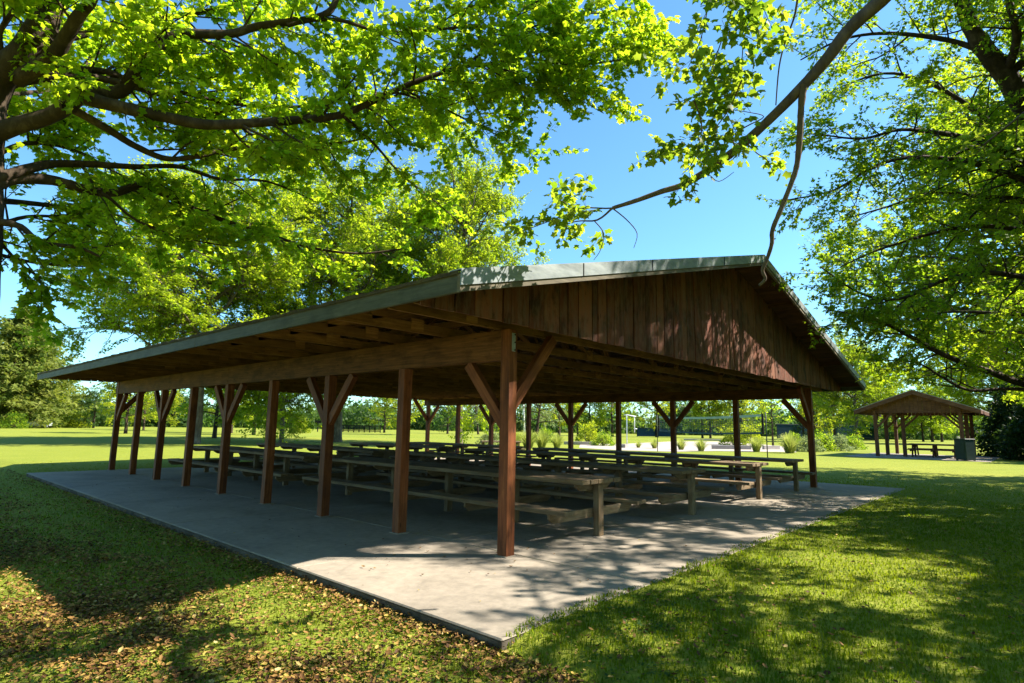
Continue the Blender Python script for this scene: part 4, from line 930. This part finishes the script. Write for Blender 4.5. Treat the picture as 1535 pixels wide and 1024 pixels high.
m = MB(); m.tube([px_, px_+np.array([0, 0, 1.4]), px_+np.array([0, 0, hgt])], 0.05, 8); m.build('post', M_WHITE, fr, 0, True)
m = MB(); m.tube([px_+np.array([0, 0, hgt])-q*0.22, px_+np.array([0, 0, hgt+0.02]), px_+np.array([0, 0, hgt-0.12])+q*0.8], 0.045, 8); m.build('arm', M_WHITE, fr, 0, True)
m = MB(); m.tube([px_+q*0.66+np.array([0, 0, hgt-0.1]), px_+q*0.66+np.array([0, 0, 1.3])], 0.035, 8); m.tube([px_+q*0.60+np.array([0, 0, 1.62]), px_+q*0.86+np.array([0, 0, 1.6])], 0.045, 8); m.build('hanging_pole', M_WHITE, fr, 0, True)
m = MB(); m.box((-0.2, 0.15, 0.16), (0.5, 0.5, 0.30)); m.build('footing', M_TIMBER, fr)

# small things across the lawn
p = onground(786, 656); lp = thing('light_pole', 'tall pale pole standing just right of the corner post, beyond the shrubs', 'pole', (p[0], p[1], -0.05))
m = MB(); m.tube([(0, 0, 0), (-0.1, 0.1, 3.5), (-0.25, 0.2, 7.0)], [0.16, 0.14, 0.10], 10); m.build('shaft', M_WHITE, lp, 0, True)
m = MB(); m.box((-0.25, 0.2, 7.05), (0.5, 0.3, 0.14)); m.build('lamp_head', M_DARKMETAL, lp)
def grill(xy, lab, s=1.0):
    p = onground(*xy); o = thing('park_grill', lab, 'grill', (p[0], p[1], float(ground_z(p[0], p[1]))), 0.7, 'charcoal grills on the far lawn'); o.scale = (s, s, s)
    m = MB(); m.tube([(0, 0, -0.02), (0, 0, 0.4), (0, 0, 0.85)], 0.06, 8); m.build('pedestal', M_BLACK, o)
    m = MB(); m.box((0, 0, 0.87), (0.6, 0.45, 0.03)); m.box((0, 0.21, 1.0), (0.6, 0.03, 0.24)); m.box((-0.285, 0, 1.0), (0.03, 0.42, 0.24)); m.box((0.285, 0, 1.0), (0.03, 0.42, 0.24)); m.build('firebox', M_BLACK, o)
    m = MB()
    for i in range(9): m.box((-0.24+i*0.06, -0.02, 1.06), (0.02, 0.40, 0.015))
    m.build('grate', M_BLACK, o)
grill((434, 643.5), 'small dark grill on the far lawn right of the pale forked trunk', 1.6)
grill((476, 646.5), 'larger dark grill on the far lawn against the third braced post', 1.9)
grill((1008, 655), 'brown topped pedestal grill on the lawn behind the sand court', 1.2)
a, b = onground(506, 647.5), onground(570, 647.5); rl = thing('low_fence', 'low dark lattice fence on the far lawn between two bright trees', 'fence', (a[0], a[1], float(ground_z(a[0], a[1])))); d = b-a; d[2] = 0; L = np.linalg.norm(d); u = d/L
m = MB()
for z in (0.25, 1.25): m.bar(np.array([0, 0, z]), u*L+np.array([0, 0, z]), 0.1, 0.14)
m.build('rail', M_BLACK, rl)
for i in range(9):
    m = MB(); m.box(u*L*i/8+np.array([0, 0, 0.65]), (0.14, 0.14, 1.36)); m.build('post', M_BLACK, rl)
m = MB()
for i in range(40):
    t0 = u*L*i/40; t1 = u*L*(i+1.0)/40; m.bar(t0+np.array([0, 0, 0.3]), t1+np.array([0, 0, 1.2]), 0.05, 0.05); m.bar(t0+np.array([0, 0, 1.2]), t1+np.array([0, 0, 0.3]), 0.05, 0.05)
m.build('lattice', M_BLACK, rl)
def windscreen(a, b, h, lab):
    A, B = onground(*a), onground(*b); d = B-A; d[2] = 0; L = np.linalg.norm(d); u = d/L; o = thing('screened_fence', lab, 'fence', (A[0], A[1], float(ground_z(A[0], A[1]))))
    m = MB(); m.bar(np.array([0, 0, 0.05+h/2]), u*L+np.array([0, 0, 0.05+h/2]), 0.03, h-0.1); m.build('screen', M_NAVY, o)
    n = max(2, int(L/4))
    for i in range(n+1):
        m = MB(); m.tube([u*L*i/n+np.array([0, 0, -0.1]), u*L*i/n+np.array([0, 0, h+0.1])], 0.07, 6); m.build('post', M_DARKMETAL, o)
    m = MB(); m.tube([np.array([0, 0, h]), u*L+np.array([0, 0, h])], 0.05, 6); m.build('rail', M_DARKMETAL, o)
windscreen((1165, 652), (1285, 653.3), 3.0, 'dark blue screened ball fence behind the planting bed and the small shelter')
windscreen((955, 651), (1010, 652), 1.7, 'dark screened fence far behind the volleyball net')
p = onground(1300, 653.5); hh = thing('dugout', 'teal dugout shed at the ball field left of the small shelter', 'shed', (p[0], p[1], 0), 0.2)
m = MB()
for s in (-1.9, 1.9): m.box((0, s, 1.2), (2.6, 0.12, 2.4))
m.box((1.24, 0, 1.2), (0.12, 3.66, 2.4)); m.build('wall', M_TEAL, hh)
m = MB(); m.prism([(-1.7, 2.405), (1.5, 2.405), (1.5, 2.50), (-1.7, 2.72)], -2.1, 2.1); m.build('roof', M_TEAL, hh)
m = MB(); m.box((0.8, 0, 0.45), (0.4, 3.5, 0.08)); m.box((0.8, -1.5, 0.2), (0.3, 0.1, 0.42)); m.box((0.8, 1.5, 0.2), (0.3, 0.1, 0.42)); m.build('bench', M_TIMBER, hh)
p = onground(57, 641.5); cr = thing('parked_car', 'small white car parked at the foot of the far left conifer', 'car', (p[0], p[1], 0), -YAW+0.5)
prof = [(-2.1, 0.35), (2.1, 0.35), (2.15, 0.75), (1.95, 0.92), (1.05, 1.02), (0.45, 1.48), (-1.2, 1.50), (-1.95, 1.05), (-2.15, 0.9)]
m = MB(); m.prism(prof, -0.85, 0.85); m.build('body', M_WHITE, cr, 0.06)
m = MB()
for s in (-1, 1): m.prism([(0.85, 1.04), (0.38, 1.42), (-1.12, 1.44), (-1.6, 1.06)], s*0.852, s*0.862)
m.build('window', M_GLASS, cr)
for x in (-1.35, 1.35):
    for y in (-0.86, 0.86):
        m = MB(); m.tube([(x, y-0.09, 0.33), (x, y+0.09, 0.33)], 0.33, 16); w_ = m.build('wheel', M_RUBBER, cr)
        m = MB(); m.tube([(x, y-0.10, 0.33), (x, y+0.10, 0.33)], 0.18, 12); m.build('rim', M_WHITE, w_)
tb_ = onground(873, 676); t = picnic_table(0, 0, 2.2, 'picnic table on the grass beyond the far posts, left of the white frame', None, 0.9, (19.5, 17.0, -0.05), 2)

# ------------------------------------------------------------------ grass blades and fallen leaves
def fan(n, r0, r1, power, half):
    u = rng.random(n); k = 1-power+1
    r = (r0**k+u*(r1**k-r0**k))**(1/k); a = rng.uniform(-half, half, n)
    P = CAM[None, :2]+np.stack([HR[0]*np.sin(a)*r+HF[0]*np.cos(a)*r, HR[1]*np.sin(a)*r+HF[1]*np.cos(a)*r], 1)
    return P, r
def vnoise(x, y, s, seed):
    r2 = np.random.default_rng(seed); G = r2.random((64, 64)); X = x*s+100; Y = y*s+100
    i = np.floor(X).astype(int); j = np.floor(Y).astype(int); f = sstep(X-i); h = sstep(Y-j)
    g = lambda a, b: G[a % 64, b % 64]
    return (g(i, j)*(1-f)+g(i+1, j)*f)*(1-h)+(g(i, j+1)*(1-f)+g(i+1, j+1)*f)*h
def off_slab(x, y, over):
    e = vnoise(x, y, 2.2, 9)*0.16+vnoise(x, y, 7, 10)*0.07-0.09
    ey = e*1.0+over
    ins = (x > SX0-0.02) & (x < SX1-ey) & (y > SY0+ey*np.clip((x-SX0)/0.5, 0, 1)) & (y < SY1)
    return ~ins
P, r = fan(480000, 2.2, 30, 1.4, R(58)); x, y = P[:, 0], P[:, 1]
lawnm = off_slab(x, y, 0.06)
leafy = sstep((-1.2-x)/2.0)                             # the left side is worn and covered with litter
lawnm &= rng.random(len(x)) > leafy*0.62
small_pad = (x > 38.3) & (x < 48.9) & (y > -2.6) & (y < 5.2); lawnm &= ~small_pad; lawnm &= rng.random(len(x)) < 1-sstep((r-17)/13)
x, y, r = x[lawnm], y[lawnm], r[lawnm]; n = len(x)
z = ground_z(x, y); ins = (x > SX0) & (x < SX1) & (y > SY0) & (y < SY1); z = np.where(ins, -0.005, z)
h = (0.019+0.020*vnoise(x, y, 1.4, 3)+0.020*vnoise(x, y, 5, 4))*rng.uniform(0.55, 1.35, n)*(1-0.5*np.clip(r/24-0.2, 0, 1)); w = 0.0032*(r/3.5)**0.55*rng.uniform(0.7, 1.4, n)
a = rng.uniform(0, 6.283, n); lean = np.abs(rng.normal(0, 0.62, n)); dx, dy = np.cos(a), np.sin(a)
b0 = np.stack([x, y, z-0.004], 1); s = np.stack([-dy*w, dx*w, 0*w], 1); d = np.stack([dx*lean*h, dy*lean*h, h], 1)
mid = b0+d*np.array([0.38, 0.38, 0.62]); tip = b0+d*np.array([1.0, 1.0, 0.92])
V = np.stack([b0-s, b0+s, mid-s*0.75, mid+s*0.75, tip], 1).reshape(-1, 3); k = np.arange(n)[:, None]*5
Q = k+np.array([[0, 1, 3, 2]]); T3 = k+np.array([[2, 3, 4]])
patch = np.clip(0.6*vnoise(x, y, 0.5, 5)+0.4*vnoise(x, y, 2.3, 6)+rng.normal(0, 0.16, n), 0, 1)
gr_ = put('lawn_grass', mesh_np('blades', V, T3, Q, M_GRASS, np.repeat(patch, 5))); tag(gr_, 'short mown grass of the shaded lawn around the slab', None, None, 'stuff')

P, r = fan(60000, 2.3, 16, 1.5, R(56)); x, y = P[:, 0], P[:, 1]
k = off_slab(x, y, 0.02) & (rng.random(len(x)) < 0.75*sstep((0.6*vnoise(x, y, 0.9, 31)+0.4*vnoise(x, y, 3.1, 32)-0.5)/0.15)); x, y = x[k], y[k]; n = len(x)
ins = (x > SX0) & (x < SX1) & (y > SY0) & (y < SY1); z = np.where(ins, 0.0, ground_z(x, y))+rng.uniform(0.012, 0.045, n); a = rng.uniform(0, 6.283, n)
cl = put('clover', leaf_mesh('clover_leaves', np.stack([x, y, z], 1), np.stack([np.cos(a), np.sin(a), rng.normal(0.15, 0.25, n)], 1), np.stack([rng.normal(0, 0.3, n), rng.normal(0, 0.3, n), np.ones(n)], 1), rng.uniform(0.014, 0.038, n), M_LEAFD, RHOMB*np.array([1, 1.25, 1]), RHOMB_T)); tag(cl, 'patches of dark clover and broad weeds in the lawn', None, None, 'stuff')
P, r = fan(620000, 2.4, 26, 1.5, R(56)); x, y = P[:, 0], P[:, 1]
dens = 0.015+0.985*sstep((-2.3-x-0.25*np.minimum(y+2.5, 0))/1.6)*(0.25+0.75*sstep((0.55*vnoise(x, y, 0.7, 21)+0.45*vnoise(x, y, 2.6, 22)-0.33)/0.4))
dens = np.maximum(dens, 0.04*sstep((1.5-np.abs(y-SY0+0.9))/1.5)*sstep((3-x)/4))
inside = (x > SX0) & (x < SX1) & (y > SY0) & (y < SY1); dens = np.where(inside, 0.0016, dens); dens = np.where((y > 17) | ((x > 3) & ~inside & (r > 14)), 0.0, dens)
# litter has drifted against the left edge of the slab
dens = np.where(~inside, np.maximum(dens, 0.8*np.exp(-np.abs(x-SX0)/0.35)*(x < SX0)), dens)
k = rng.random(len(x)) < dens; x, y, r = x[k], y[k], r[k]; n = len(x)
z = np.where((x > SX0) & (x < SX1) & (y > SY0) & (y < SY1), 0.004, ground_z(x, y)+rng.uniform(0.008, 0.05, n))
a = rng.uniform(0, 6.283, n); H = np.stack([np.cos(a), np.sin(a), rng.normal(0, 0.28, n)], 1); Nn = np.stack([rng.normal(0, 0.42, n), rng.normal(0, 0.42, n), np.ones(n)], 1)
fl = np.abs(z-0.004) < 1e-6; H[fl, 2] *= 0.15; Nn[fl, :2] *= 0.25
curl = LOBES.copy(); curl[:, 1] *= np.array([1, .55, 1.1, .72, 1.3, 1, 1.3, .8, 1.1, .6, 1]); curl[:, 2] = 1.1*curl[:, 1]**2+0.5*(curl[:, 0]-0.45)**2; curl *= np.array([1, 0.8, 1.5])
szs = 0.013+0.040*rng.random(n)**1.6
fa = put('fallen_leaves', leaf_mesh('litter', np.stack([x, y, z+szs*fl*0.12], 1), H, Nn, szs, M_DRY, curl, LOBES_T, np.clip(rng.beta(2.2, 2.0, n), 0, 1))); tag(fa, 'dry brown and yellow leaves littering the grass left of the slab', None, None, 'stuff')
print('leaves on ground', n)
